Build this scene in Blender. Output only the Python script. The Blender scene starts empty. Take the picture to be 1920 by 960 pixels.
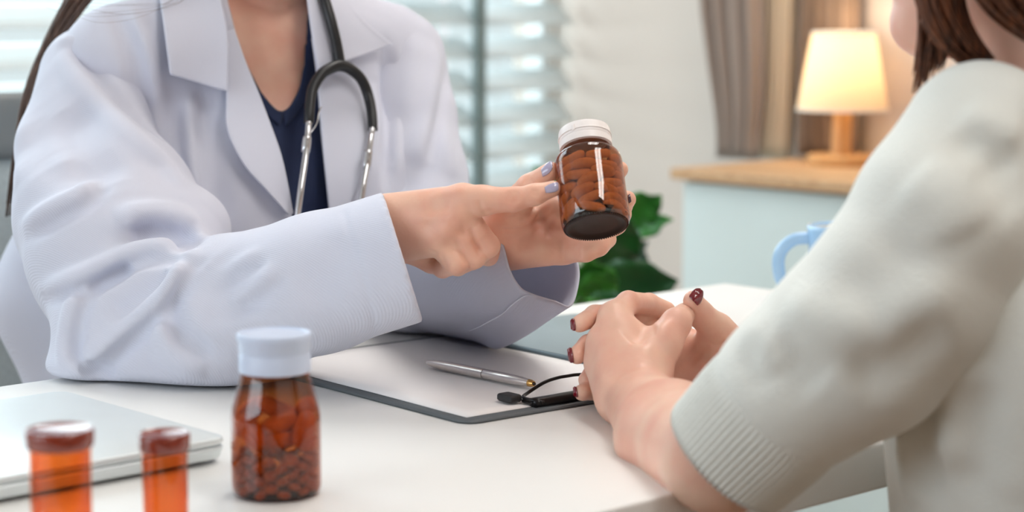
import bpy, math, random
import numpy as np
from mathutils import Vector, Matrix, Quaternion
random.seed(7); rng = np.random.default_rng(7)
SC = bpy.context.scene
COL = SC.collection

# ------------------------------------------------------------------ camera
F = 3700.0                       # focal length in pixels of the 1920 x 960 frame
HC = 1.06                        # camera height (m)
TH = math.atan(473.0 / F)        # pitch below the horizon
cam_d = bpy.data.cameras.new('camera')
cam_d.sensor_width = 36.0
cam_d.lens = 36.0 * F / 1920.0
cam_d.clip_start = 0.05
cam_d.dof.use_dof = True
cam_d.dof.focus_distance = 1.57
cam_d.dof.aperture_fstop = 4.6
cam = bpy.data.objects.new('camera', cam_d)
COL.objects.link(cam)
cam.location = (0, 0, HC)
cam.rotation_euler = (math.pi / 2 - TH, 0, 0)
SC.camera = cam

# ------------------------------------------------------------------ view, sky, lights
SC.view_settings.view_transform = 'Standard'
SC.view_settings.look = 'None'
SC.view_settings.gamma = 1.0
SC.view_settings.use_curve_mapping = False
SC.view_settings.exposure = 0.06
SC.cycles.use_denoising = True
SC.cycles.max_bounces = 7
SC.cycles.use_adaptive_sampling = True
SC.cycles.adaptive_threshold = 0.08
SC.cycles.transparent_max_bounces = 16
SC.cycles.caustics_reflective = False
SC.cycles.caustics_refractive = False

world = bpy.data.worlds.new('sky'); SC.world = world
world.use_nodes = True
bg = world.node_tree.nodes['Background']
bg.inputs[0].default_value = (0.90, 0.97, 1.0, 1)
bg.inputs[1].default_value = 0.95

U2 = np.array([0.738, 0.675, 0.0]); U1 = np.array([-0.675, 0.738, 0.0])   # room axes: along the desk, across the desk
U2 /= np.linalg.norm(U2); U1 -= U2 * U1.dot(U2); U1 /= np.linalg.norm(U1)
A_R, B_W = 2.754, 2.876          # right wall, window wall
A_L, B_N = -2.6, -2.4            # far left wall, wall behind the camera
CEIL = 2.6
def W(a, b, z): return U2 * a + U1 * b + np.array([0, 0, z])
ROT = math.atan2(U2[1], U2[0])   # turn of the room about z

def area(name, loc, target, sx, sy, power, col=(1, 1, 1)):
    l = bpy.data.lights.new(name, 'AREA'); l.shape = 'RECTANGLE'; l.size = sx; l.size_y = sy
    l.energy = power; l.color = col
    o = bpy.data.objects.new(name, l); COL.objects.link(o)
    o.location = loc
    d = Vector(target) - Vector(loc)
    o.rotation_euler = d.to_track_quat('-Z', 'Y').to_euler()
    return o
# daylight through the blinds window behind the doctor; the other two are added fill lights
area('daylight_blinds_window', W(1.2, B_W + 0.55, 1.75), W(1.2, 0, 0.9), 2.6, 1.6, 90, (0.86, 0.94, 1.0))
area('fill_left_wall', W(A_L + 0.1, 1.55, 1.6), W(0, 1.35, 1.1), 2.4, 1.6, 56, (0.80, 0.91, 1.0))  # added cool fill, unseen, in front of the windowless left wall
area('fill_near_wall', W(0.3, B_N + 0.1, 1.75), W(0.3, 0, 1.0), 3.0, 1.5, 6, (1.0, 0.95, 0.9))  # added weak fill behind the camera; this wall has no window

# ------------------------------------------------------------------ pixel helpers: a pixel and a distance give a point
FWD = np.array([0, math.cos(TH), -math.sin(TH)]); UP = np.array([0, math.sin(TH), math.cos(TH)]); RT = np.array([1.0, 0, 0])
CAM = np.array([0, 0, HC])
def ray(px, py):
    px = np.asarray(px, float); py = np.asarray(py, float)
    return FWD + ((px - 960) / F)[..., None] * RT - ((py - 480) / F)[..., None] * UP
def P(px, py, Y):
    d = ray(px, py); return CAM + d * (np.asarray(Y, float) / d[..., 1])[..., None]
def T(px, py, z=0.75):
    d = ray(px, py); return CAM + d * ((z - HC) / d[..., 2])[..., None]
def plane_a(px, py, a):          # where a pixel's ray meets the plane a = const of the room frame
    d = ray(px, py); return CAM + d * (a / d.dot(U2))
def mmpx(Y): return F / Y / 1000.0

# ------------------------------------------------------------------ materials
def lin(h):
    if isinstance(h, str):
        h = h.lstrip('#'); v = [int(h[i:i+2], 16) / 255 for i in (0, 2, 4)]
    else: v = [x / 255 for x in h]
    return tuple(x / 12.92 if x <= 0.04045 else ((x + 0.055) / 1.055) ** 2.4 for x in v)
MATS = {}
def mat(name, col, rough=0.5, metal=0.0, spec=0.5, var=0.0, vscale=8.0, bump=0.0, bscale=200.0, sss=0.0, sssr=(1, .4, .25), sss_scale=0.004,
        sheen=0.0, coat=0.0, emit=None, estr=0.0, alpha=None, transm=0.0, ior=1.45, stretch=(1, 1, 1), bumpkind='noise', col2=None, detail=4.0, transl=0.0):
    if name in MATS: return MATS[name]
    m = bpy.data.materials.new(name); m.use_nodes = True
    nt = m.node_tree; b = nt.nodes['Principled BSDF']
    c = lin(col) + (1,)
    b.inputs['Base Color'].default_value = c
    b.inputs['Roughness'].default_value = rough
    b.inputs['Metallic'].default_value = metal
    b.inputs['Specular IOR Level'].default_value = spec
    b.inputs['IOR'].default_value = ior
    b.inputs['Sheen Weight'].default_value = sheen
    b.inputs['Coat Weight'].default_value = coat
    b.inputs['Transmission Weight'].default_value = transm
    if sss:
        b.inputs['Subsurface Weight'].default_value = sss
        b.inputs['Subsurface Radius'].default_value = sssr
        b.inputs['Subsurface Scale'].default_value = sss_scale
    if emit:
        b.inputs['Emission Color'].default_value = lin(emit) + (1,); b.inputs['Emission Strength'].default_value = estr
    tc = nt.nodes.new('ShaderNodeTexCoord'); mp = nt.nodes.new('ShaderNodeMapping'); mp.inputs['Scale'].default_value = stretch
    nt.links.new(tc.outputs['Object'], mp.inputs['Vector'])
    n = nt.nodes.new('ShaderNodeTexNoise'); n.inputs['Scale'].default_value = vscale; n.inputs['Detail'].default_value = detail
    nt.links.new(mp.outputs['Vector'], n.inputs['Vector'])
    r = nt.nodes.new('ShaderNodeValToRGB')
    k = 1 - var
    r.color_ramp.elements[0].position = 0.3; r.color_ramp.elements[1].position = 0.7
    r.color_ramp.elements[0].color = (lin(col2) + (1,)) if col2 else (c[0] * k, c[1] * k, c[2] * k, 1)
    r.color_ramp.elements[1].color = c
    nt.links.new(n.outputs['Fac'], r.inputs['Fac']); nt.links.new(r.outputs['Color'], b.inputs['Base Color'])
    if bump:
        if bumpkind == 'noise':
            n2 = nt.nodes.new('ShaderNodeTexNoise'); n2.inputs['Scale'].default_value = bscale; n2.inputs['Detail'].default_value = 3
        else:
            n2 = nt.nodes.new('ShaderNodeTexWave'); n2.inputs['Scale'].default_value = bscale; n2.inputs['Distortion'].default_value = 0.4
            n2.bands_direction = bumpkind if bumpkind in ('X', 'Y', 'Z', 'DIAGONAL') else 'DIAGONAL'
        nt.links.new(mp.outputs['Vector'], n2.inputs['Vector'])
        bp = nt.nodes.new('ShaderNodeBump'); bp.inputs['Strength'].default_value = bump; bp.inputs['Distance'].default_value = 0.002
        nt.links.new(n2.outputs['Fac'], bp.inputs['Height']); nt.links.new(bp.outputs['Normal'], b.inputs['Normal'])
    if transl:
        tl = nt.nodes.new('ShaderNodeBsdfTranslucent'); nt.links.new(r.outputs['Color'], tl.inputs[0]); ms = nt.nodes.new('ShaderNodeMixShader'); ms.inputs[0].default_value = transl
        nt.links.new(b.outputs[0], ms.inputs[1]); nt.links.new(tl.outputs[0], ms.inputs[2]); nt.links.new(ms.outputs[0], nt.nodes['Material Output'].inputs['Surface'])
    MATS[name] = m
    return m
def tinted_glass(name, col, rough=0.02, fres=1.5, boost=1.0, dens=1.0):
    """clear tinted shell: light passes tinted, the surface mirrors by Fresnel"""
    m = bpy.data.materials.new(name); m.use_nodes = True
    nt = m.node_tree; nt.nodes.remove(nt.nodes['Principled BSDF']); out = nt.nodes['Material Output']
    tr = nt.nodes.new('ShaderNodeBsdfTransparent'); gl = nt.nodes.new('ShaderNodeBsdfGlossy'); mx = nt.nodes.new('ShaderNodeMixShader')
    lw = nt.nodes.new('ShaderNodeLayerWeight'); lw.inputs[0].default_value = 0.35
    lf = nt.nodes.new('ShaderNodeLayerWeight'); lf.inputs[0].default_value = 0.5       # Schlick's Fresnel term, the same from both sides
    pw = nt.nodes.new('ShaderNodeMath'); pw.operation = 'POWER'; pw.inputs[1].default_value = 5.0
    fr = nt.nodes.new('ShaderNodeMath'); fr.operation = 'MULTIPLY_ADD'; f0 = ((fres - 1) / (fres + 1)) ** 2
    fr.inputs[1].default_value = 1 - f0; fr.inputs[2].default_value = f0
    nt.links.new(lf.outputs['Facing'], pw.inputs[0]); nt.links.new(pw.outputs[0], fr.inputs[0])
    rp = nt.nodes.new('ShaderNodeMixRGB'); c = lin(col)
    rp.inputs[1].default_value = c + (1,); rp.inputs[2].default_value = tuple(x ** (1 + 1.5 * dens) for x in c) + (1,)   # longer way through the wall at grazing angles
    nt.links.new(lw.outputs['Facing'], rp.inputs[0]); nt.links.new(rp.outputs[0], tr.inputs[0])
    gl.inputs['Roughness'].default_value = rough; gl.inputs['Color'].default_value = (boost, boost, boost, 1)
    nt.links.new(fr.outputs[0], mx.inputs[0]); nt.links.new(tr.outputs[0], mx.inputs[1]); nt.links.new(gl.outputs[0], mx.inputs[2])
    nt.links.new(mx.outputs[0], out.inputs['Surface'])
    MATS[name] = m
    return m

# ------------------------------------------------------------------ objects
def empty(name, loc, label=None, cat=None, group=None):
    o = bpy.data.objects.new(name, None); COL.objects.link(o); o.location = tuple(loc); o.empty_display_size = 0.05
    tag(o, label, cat, group); return o
def tag(o, label=None, cat=None, group=None, kind=None):
    if label: o['label'] = label
    if cat: o['category'] = cat
    if group: o['group'] = group
    if kind: o['kind'] = kind
    return o
def wloc(o):
    v = np.zeros(3)
    while o is not None: v += np.array(o.location); o = o.parent
    return v
def mesh(name, vf, m, parent=None, smooth=True, label=None, thick=0.0, sub=0, bevel=0.0, auto=None):
    v, f = vf
    v = np.asarray(v, float)
    if parent is not None: v = v - wloc(parent)
    me = bpy.data.meshes.new(name)
    if isinstance(f, np.ndarray): f = f.tolist()
    me.from_pydata(v.tolist(), [], f); me.update()
    o = bpy.data.objects.new(name, me); COL.objects.link(o)
    if m: me.materials.append(m)
    if parent is not None: o.parent = parent
    if smooth: me.polygons.foreach_set('use_smooth', np.ones(len(me.polygons), bool))
    if auto is not None: me.set_sharp_from_angle(angle=math.radians(auto))
    if bevel:
        b = o.modifiers.new('bevel', 'BEVEL'); b.width = bevel; b.segments = 3; b.limit_method = 'ANGLE'; b.angle_limit = math.radians(40)
        b.harden_normals = False
    if thick:
        s = o.modifiers.new('thick', 'SOLIDIFY'); s.thickness = thick; s.offset = 0
    if sub:
        s = o.modifiers.new('sub', 'SUBSURF'); s.levels = sub; s.render_levels = sub
    if label: o['label'] = label
    return o
def join(*parts):
    V, Fs, n = [], [], 0
    for v, f in parts:
        v = np.asarray(v, float); V.append(v)
        Fs += [tuple(int(i) + n for i in q) for q in (f.tolist() if isinstance(f, np.ndarray) else f)]
        n += len(v)
    return np.vstack(V), Fs
def box(c, s, R=None):
    c = np.asarray(c, float); s = np.asarray(s, float) / 2
    v = np.array([[x, y, z] for x in (-1, 1) for y in (-1, 1) for z in (-1, 1)], float) * s
    if R is not None: v = v @ np.asarray(R).T
    return v + c, [(0, 1, 3, 2), (4, 6, 7, 5), (0, 4, 5, 1), (2, 3, 7, 6), (0, 2, 6, 4), (1, 5, 7, 3)]
RR = np.array([[U2[0], U1[0], 0], [U2[1], U1[1], 0], [0, 0, 1.0]])        # room frame
def rbox(a0, a1, b0, b1, z0, z1): return box(W((a0 + a1) / 2, (b0 + b1) / 2, (z0 + z1) / 2), (a1 - a0, b1 - b0, z1 - z0), RR)
def frame_of(axis):
    z = np.asarray(axis, float); z = z / np.linalg.norm(z)
    x = np.cross([0, 0, 1.0], z) if abs(z[2]) < 0.95 else np.cross([0, 1.0, 0], z)
    x /= np.linalg.norm(x); y = np.cross(z, x)
    return np.column_stack([x, y, z])
def lathe(prof, n=48, c=(0, 0, 0), R=None, closed=True, mod=None):
    """prof: (radius, height) list from bottom to top"""
    prof = np.asarray(prof, float); k = len(prof)
    an = np.linspace(0, 2 * np.pi, n, endpoint=False)
    v = np.zeros((k, n, 3)); v[..., 0] = prof[:, None, 0] * np.cos(an); v[..., 1] = prof[:, None, 0] * np.sin(an); v[..., 2] = prof[:, None, 1]
    if mod is not None: v = mod(v, an)
    v = v.reshape(-1, 3)
    if R is not None: v = v @ np.asarray(R).T
    f = [(i * n + j, i * n + (j + 1) % n, (i + 1) * n + (j + 1) % n, (i + 1) * n + j) for i in range(k - 1) for j in range(n)]
    if closed: f += [tuple(range(n - 1, -1, -1)), tuple((k - 1) * n + j for j in range(n))]
    return v + np.asarray(c, float), f
def catmull(p, n, closed=False):
    p = np.asarray(p, float); k = len(p)
    if closed:
        t = np.linspace(0, k, n, endpoint=False); i = np.floor(t).astype(int); u = (t - i)[:, None]
        a, b, c, d = p[(i - 1) % k], p[i % k], p[(i + 1) % k], p[(i + 2) % k]
    else:
        t = np.linspace(0, k - 1, n); i = np.minimum(np.floor(t).astype(int), k - 2); u = (t - i)[:, None]
        a = np.where((i > 0)[:, None], p[np.maximum(i - 1, 0)], 2 * p[0] - p[1]); b = p[i]; c = p[i + 1]
        d = np.where((i + 2 < k)[:, None], p[np.minimum(i + 2, k - 1)], 2 * p[-1] - p[-2])
    return 0.5 * (2 * b + (c - a) * u + (2 * a - 5 * b + 4 * c - d) * u ** 2 + (3 * b - a - 3 * c + d) * u ** 3)
def tube(path, rad, n=12, cap=True, flat=1.0, up=None):
    path = np.asarray(path, float); k = len(path)
    rad = np.broadcast_to(np.asarray(rad, float), (k,)) if np.ndim(rad) == 0 else np.interp(np.linspace(0, 1, k), np.linspace(0, 1, len(rad)), rad)
    tn = np.gradient(path, axis=0); tn /= np.linalg.norm(tn, axis=1)[:, None] + 1e-12
    x = np.cross(tn[0], up if up is not None else ([0, 0, 1.0] if abs(tn[0][2]) < 0.9 else [1.0, 0, 0])); x /= np.linalg.norm(x)
    an = np.linspace(0, 2 * np.pi, n, endpoint=False); V = []
    for i in range(k):
        x = x - tn[i] * x.dot(tn[i]); x /= np.linalg.norm(x) + 1e-12; y = np.cross(tn[i], x)
        V.append(path[i] + rad[i] * (np.cos(an)[:, None] * x + flat * np.sin(an)[:, None] * y))
    f = [(i * n + j, i * n + (j + 1) % n, (i + 1) * n + (j + 1) % n, (i + 1) * n + j) for i in range(k - 1) for j in range(n)]
    if cap: f += [tuple(range(n - 1, -1, -1)), tuple((k - 1) * n + j for j in range(n))]
    return np.vstack(V), f
def gridmesh(G, wrap=False):
    n, m = G.shape[:2]; f = []
    for i in range(n - 1):
        for j in range(m if wrap else m - 1):
            f.append((i * m + j, i * m + (j + 1) % m, (i + 1) * m + (j + 1) % m, (i + 1) * m + j))
    return G.reshape(-1, 3), f
def loft(loops, n=64, m=24):
    """closed loops of control points (k,3) each, smooth both ways"""
    L = np.array([catmull(l, n, True) for l in loops])
    G = np.stack([catmull(L[:, j], m) for j in range(n)], 1)
    return gridmesh(G, True)

# ------------------------------------------------------------------ signed distance modelling: one continuous skin per figure
def _smin(a, b, k):
    if k <= 0: return np.minimum(a, b)
    h = np.maximum(k - np.abs(a - b), 0) / k
    return np.minimum(a, b) - h * h * k * 0.25
class SDF:
    def __init__(s): s.ops = []
    def cone(s, a, b, ra, rb=None, k=0.006, sub=False):
        a = np.asarray(a, float); b = np.asarray(b, float); rb = ra if rb is None else rb
        ab = b - a; L = max(ab.dot(ab), 1e-12)
        def f(p):
            t = np.clip((p - a) @ ab / L, 0, 1)
            return np.linalg.norm(p - a - t[:, None] * ab, axis=1) - (ra + (rb - ra) * t)
        s.ops.append(('sub' if sub else 'add', f, k)); return s
    def chain(s, pts, rad, k=0.006, kin=None, sub=False):
        for i in range(len(pts) - 1): s.cone(pts[i], pts[i + 1], rad[i], rad[i + 1], k if (i == 0 or kin is None) else kin, sub)
        return s
    def ell(s, c, r, R=None, k=0.006, sub=False):
        c = np.asarray(c, float); r = np.asarray(r, float)
        def f(p):
            q = p - c
            if R is not None: q = q @ np.asarray(R)
            k0 = np.linalg.norm(q / r, axis=1); k1 = np.linalg.norm(q / r ** 2, axis=1) + 1e-9
            return np.where(k0 < 1e-6, -r.min(), k0 * (k0 - 1) / k1)
        s.ops.append(('sub' if sub else 'add', f, k)); return s
    def func(s, f, k=0.006, sub=False): s.ops.append(('sub' if sub else 'add', f, k)); return s
    def half(s, p0, n, k=0.004):            # cut away the side the normal points to
        p0 = np.asarray(p0, float); n = np.asarray(n, float) / np.linalg.norm(n)
        s.ops.append(('sub', lambda p: -((p - p0) @ n), k)); return s
    def disp(s, pts, r, amp, fade=True, n=14):
        """raise (amp > 0) or press in (amp < 0) the surface along a line"""
        pts = np.asarray(pts, float)
        if len(pts) > 1: pts = catmull(pts, n)
        lo = pts.min(0) - 2.6 * r; hi = pts.max(0) + 2.6 * r
        s.ops.append(('disp', (pts, r, amp, lo, hi, fade), 0)); return s
    def eval(s, p, upto=None):
        d = np.full(len(p), 1e3)
        for kind, f, k in s.ops[:upto]:
            if kind == 'add': d = _smin(d, f(p), k)
            elif kind == 'sub': d = -_smin(-d, f(p), k)
            else:
                pts, r, amp, lo, hi, fade = f
                w = np.nonzero(np.all((p > lo) & (p < hi), axis=1) & (np.abs(d) < 0.03))[0]
                if len(w) == 0: continue
                q = p[w]; best = np.full(len(w), 1e9); tt = np.zeros(len(w))
                if len(pts) == 1: best = np.linalg.norm(q - pts[0], axis=1); tt[:] = 0.5
                for i in range(len(pts) - 1):
                    ab = pts[i + 1] - pts[i]; t = np.clip((q - pts[i]) @ ab / max(ab.dot(ab), 1e-12), 0, 1)
                    e = np.linalg.norm(q - pts[i] - t[:, None] * ab, axis=1); u = e < best
                    best = np.where(u, e, best); tt = np.where(u, (i + t) / (len(pts) - 1), tt)
                a = amp * np.exp(-(best / r) ** 2)
                if fade: a = a * np.clip(np.sin(np.pi * np.clip(tt, 0.02, 0.98)) * 1.6, 0, 1)
                d[w] -= a
        return d
    def hit(s, px, py, Y0=1.0, Y1=2.4, steps=150):
        """first point where the pixels' rays enter the surface"""
        px = np.atleast_1d(np.asarray(px, float)); py = np.atleast_1d(np.asarray(py, float))
        Ys = np.linspace(Y0, Y1, steps); out = np.full(len(px), np.nan)
        pts = P(px[:, None].repeat(steps, 1), py[:, None].repeat(steps, 1), np.broadcast_to(Ys, (len(px), steps)))
        d = s.eval(pts.reshape(-1, 3)).reshape(len(px), steps)
        ins = d < 0; any_ = ins.any(1); j = ins.argmax(1)
        ok = any_ & (j > 0); jj = j[ok]; w = np.nonzero(ok)[0]
        d0, d1 = d[w, jj - 1], d[w, jj]
        out[w] = Ys[jj - 1] + (Ys[jj] - Ys[jj - 1]) * d0 / (d0 - d1 + 1e-12)
        lo_y, hi_y = Ys[jj - 1].copy(), Ys[jj].copy()
        for _ in range(7):
            mid = (lo_y + hi_y) / 2; inside = s.eval(P(px[w], py[w], mid)) < 0 if len(w) else np.zeros(0, bool)
            hi_y = np.where(inside, mid, hi_y); lo_y = np.where(inside, lo_y, mid)
        out[w] = (lo_y + hi_y) / 2
        out[any_ & (j == 0)] = Y0
        return out
    def fold(s, pxs, w, amp, side, Y0=1.0, Y1=2.4):
        """a cloth fold: a crest along the line with a sharp valley on one side (side: +1 or -1, width w in m)"""
        q = catmull(np.asarray(pxs, float), 14); t = np.gradient(q, axis=0); t /= np.linalg.norm(t, axis=1)[:, None] + 1e-9
        nrm = np.stack([-t[:, 1], t[:, 0]], -1) * side; Y = np.nanmean(s.hit(q[:, 0], q[:, 1], Y0, Y1))
        if np.isnan(Y): return s
        s.stroke(q[::2] + nrm[::2] * w * 1.25 * F / Y, w * .62, -amp * 1.25, True, Y0, Y1); s.stroke(q[::2], w * .85, amp, True, Y0, Y1); return s
    def stroke(s, pxs, r, amp, fade=True, Y0=1.0, Y1=2.4):
        q = catmull(np.asarray(pxs, float), 14) if len(pxs) > 1 else np.asarray(pxs, float)
        Y = s.hit(q[:, 0], q[:, 1], Y0, Y1); ok = ~np.isnan(Y)
        if ok.sum() < 1: return s
        s.disp(P(q[ok, 0], q[ok, 1], Y[ok]), r, amp, fade); return s
    def mesh(s, lo, hi, h, smooth=1):
        lo = np.asarray(lo, float); hi = np.asarray(hi, float); B = 4
        nb = np.ceil((hi - lo) / (h * B)).astype(int); n = nb * B + 1
        cg = np.stack(np.meshgrid(*[np.arange(k) for k in nb], indexing='ij'), -1).reshape(-1, 3)
        cc = lo + (cg * B + B / 2) * h
        dc = s.eval(cc); act = np.abs(dc) < h * B * 1.0 + 0.004
        V = np.repeat(np.repeat(np.repeat(np.where(dc < 0, -1.0, 1.0).reshape(nb), B, 0), B, 1), B, 2).astype(np.float32)
        V = np.pad(V, ((0, 1),) * 3, mode='edge')
        off = np.stack(np.meshgrid(*[np.arange(B + 1)] * 3, indexing='ij'), -1).reshape(-1, 3)
        idx = (cg[act][:, None, :] * B + off[None]).reshape(-1, 3)
        key = np.unique(np.ravel_multi_index(idx.T, n)); idx = np.stack(np.unravel_index(key, n), -1)
        V.reshape(-1)[key] = s.eval(lo + idx * h) / h
        V[0], V[-1], V[:, 0], V[:, -1], V[:, :, 0], V[:, :, -1] = 1, 1, 1, 1, 1, 1
        sg = V < 0
        c8 = [(i, j, k) for i in (0, 1) for j in (0, 1) for k in (0, 1)]
        sl = lambda A, o: A[o[0]:A.shape[0] - 1 + o[0], o[1]:A.shape[1] - 1 + o[1], o[2]:A.shape[2] - 1 + o[2]]
        cnt = sum(sl(sg, o).astype(np.int8) for o in c8)
        cells = np.stack(np.nonzero((cnt > 0) & (cnt < 8)), -1)
        acc = np.zeros((len(cells), 3)); num = np.zeros(len(cells))
        vals = {o: V[cells[:, 0] + o[0], cells[:, 1] + o[1], cells[:, 2] + o[2]].astype(float) for o in c8}
        for o in c8:
            for ax in range(3):
                if o[ax]: continue
                o2 = tuple(1 if q == ax else o[q] for q in range(3)); a, b = vals[o], vals[o2]
                x = (a < 0) != (b < 0); t = np.where(x, a / np.where(x, a - b, 1), 0)
                pnt = np.tile(np.array(o, float), (len(cells), 1)); pnt[:, ax] += t
                acc += np.where(x[:, None], pnt, 0); num += x
        vert = lo + (cells + acc / num[:, None]) * h
        vid = np.full(tuple(q - 1 for q in V.shape), -1, np.int64); vid[tuple(cells.T)] = np.arange(len(cells))
        faces = []
        for ax in range(3):
            a = sg[tuple(slice(0, -1) if q == ax else slice(None) for q in range(3))]; b = sg[tuple(slice(1, None) if q == ax else slice(None) for q in range(3))]
            e = np.stack(np.nonzero(a != b), -1); u, v = (ax + 1) % 3, (ax + 2) % 3
            e = e[(e[:, u] > 0) & (e[:, v] > 0) & (e[:, u] < V.shape[u] - 1) & (e[:, v] < V.shape[v] - 1)]
            def cell(du, dv):
                q = e.copy(); q[:, u] -= du; q[:, v] -= dv; return vid[tuple(q.T)]
            fq = np.stack([cell(1, 1), cell(0, 1), cell(0, 0), cell(1, 0)], -1)
            flip = ~a[tuple(e.T)]
            fq[flip] = fq[flip][:, ::-1]
            faces.append(fq[(fq >= 0).all(1)])
        faces = np.vstack(faces)
        for _ in range(smooth):
            sm = np.zeros_like(vert); w = np.zeros(len(vert))
            for i in range(4):
                for j in (1, 3):
                    np.add.at(sm, faces[:, i], vert[faces[:, (i + j) % 4]]); np.add.at(w, faces[:, i], 1)
            vert = vert * 0.5 + 0.5 * sm / np.maximum(w, 1)[:, None]
        return vert, faces
def drape(G, sdf, off, Y0=1.0, Y1=2.4, blur=2):
    """lay a grid of pixels (n, m, 2) on a surface, lifted towards the viewer side by off (number or grid)"""
    n, m = G.shape[:2]
    Y = sdf.hit(G[..., 0].ravel(), G[..., 1].ravel(), Y0, Y1).reshape(n, m)
    for _ in range(200):
        bad = np.isnan(Y)
        if not bad.any(): break
        pd = np.pad(Y, 1, constant_values=np.nan)
        nb = np.stack([pd[:-2, 1:-1], pd[2:, 1:-1], pd[1:-1, :-2], pd[1:-1, 2:]])
        with np.errstate(all='ignore'): av = np.nanmean(nb, 0)
        Y = np.where(bad, av, Y)
    for _ in range(blur):
        pd = np.pad(Y, 1, mode='edge'); Y = (pd[:-2, 1:-1] + pd[2:, 1:-1] + pd[1:-1, :-2] + pd[1:-1, 2:] + 4 * Y) / 8
    return P(G[..., 0], G[..., 1], Y - off)
def between(A, B, n, m, curve=False):
    A = catmull(A, n) if curve else resample(A, n); B = catmull(B, n) if curve else resample(B, n)
    t = np.linspace(0, 1, m)[None, :, None]
    return A[:, None] * (1 - t) + B[:, None] * t
def resample(p, n):
    p = np.asarray(p, float); s = np.r_[0, np.cumsum(np.linalg.norm(np.diff(p, axis=0), axis=1))]
    u = np.linspace(0, s[-1], n); return np.stack([np.interp(u, s, p[:, i]) for i in range(p.shape[1])], -1)
# ================================================================== the room
m_wall = mat('wall_paint', (212, 199, 189), 0.85, spec=0.2, var=0.02, vscale=2.0, bump=0.05, bscale=300)
m_white = mat('white_laminate', (238, 238, 236), 0.32, spec=0.4, var=0.012, vscale=5)
m_floor = mat('wood_floor', (150, 124, 102), 0.45, var=0.25, vscale=3.0, stretch=(1, 14, 1), bump=0.1, bscale=40)
m_ceil = mat('ceiling_paint', (240, 239, 236), 0.9, spec=0.1, var=0.01)
m_frame = mat('window_frame_paint', (118, 134, 134), 0.5, var=0.05)
m_slat = mat('blind_slat_vinyl', (232, 236, 236), 0.55, var=0.02, transl=.4)
m_pane = tinted_glass('window_glass', (246, 250, 250))

def struct(name, vf, m, bevel=0.0):
    return tag(mesh(name, vf, m, smooth=False, bevel=bevel), kind='structure')
fl = struct('floor', rbox(A_L - .1, A_R + .1, B_N - .1, B_W + .1, -0.1, 0.0), m_floor)
struct('ceiling', rbox(A_L - .1, A_R + .1, B_N - .1, B_W + .1, CEIL, CEIL + 0.1), m_ceil)
struct('wall_right', rbox(A_R, A_R + 0.12, B_N - .1, B_W + .1, 0, CEIL), m_wall)
struct('wall_left', rbox(A_L - 0.12, A_L, B_N - .1, B_W + .1, 0, CEIL), m_wall)
struct('wall_front', rbox(A_L, A_R, B_N - 0.12, B_N, 0, CEIL), m_wall)
WA0, WA1, WZ0, WZ1 = 0.0, 2.745, 0.35, 2.25
struct('wall_back', join(rbox(A_L, WA0, B_W, B_W + .12, 0, CEIL), rbox(WA1, A_R, B_W, B_W + .12, 0, CEIL),
                         rbox(WA0, WA1, B_W, B_W + .12, 0, WZ0), rbox(WA0, WA1, B_W, B_W + .12, WZ1, CEIL)), m_wall)
for nm, vf in (('baseboard_right', rbox(A_R - .015, A_R, B_N, B_W, 0, .09)), ('baseboard_back', rbox(A_L, A_R, B_W - .015, B_W, 0, .09)),
               ('baseboard_left', rbox(A_L, A_L + .015, B_N, B_W, 0, .09)), ('baseboard_front', rbox(A_L, A_R, B_N, B_N + .015, 0, .09))):
    struct(nm, vf, m_white)
# the window behind the blinds: frame with a mullion, two panes
win = tag(empty('window_1', W((WA0 + WA1) / 2, B_W, WZ0)), kind='structure')
MU = 2.492
mesh('window_frame', join(rbox(WA0, WA1, B_W + .02, B_W + .07, WZ0, WZ0 + .05), rbox(WA0, WA1, B_W + .02, B_W + .07, WZ1 - .05, WZ1),
                          rbox(WA0, WA0 + .05, B_W + .02, B_W + .07, WZ0, WZ1), rbox(WA1 - .012, WA1, B_W + .02, B_W + .07, WZ0, WZ1)), m_white, win, smooth=False)
mesh('mullion', rbox(MU - .012, MU + .012, B_W - .066, B_W - .05, WZ0, WZ1), m_frame, win, smooth=False)
mesh('mullion', rbox(1.22, 1.26, B_W + .02, B_W + .07, WZ0, WZ1), m_white, win, smooth=False)
for a0, a1 in ((WA0 + .05, 1.22), (1.26, MU - .014), (MU + .014, WA1 - .012)):
    mesh('pane', rbox(a0, a1, B_W + .042, B_W + .046, WZ0 + .05, WZ1 - .05), m_pane, win, smooth=False)
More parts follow.
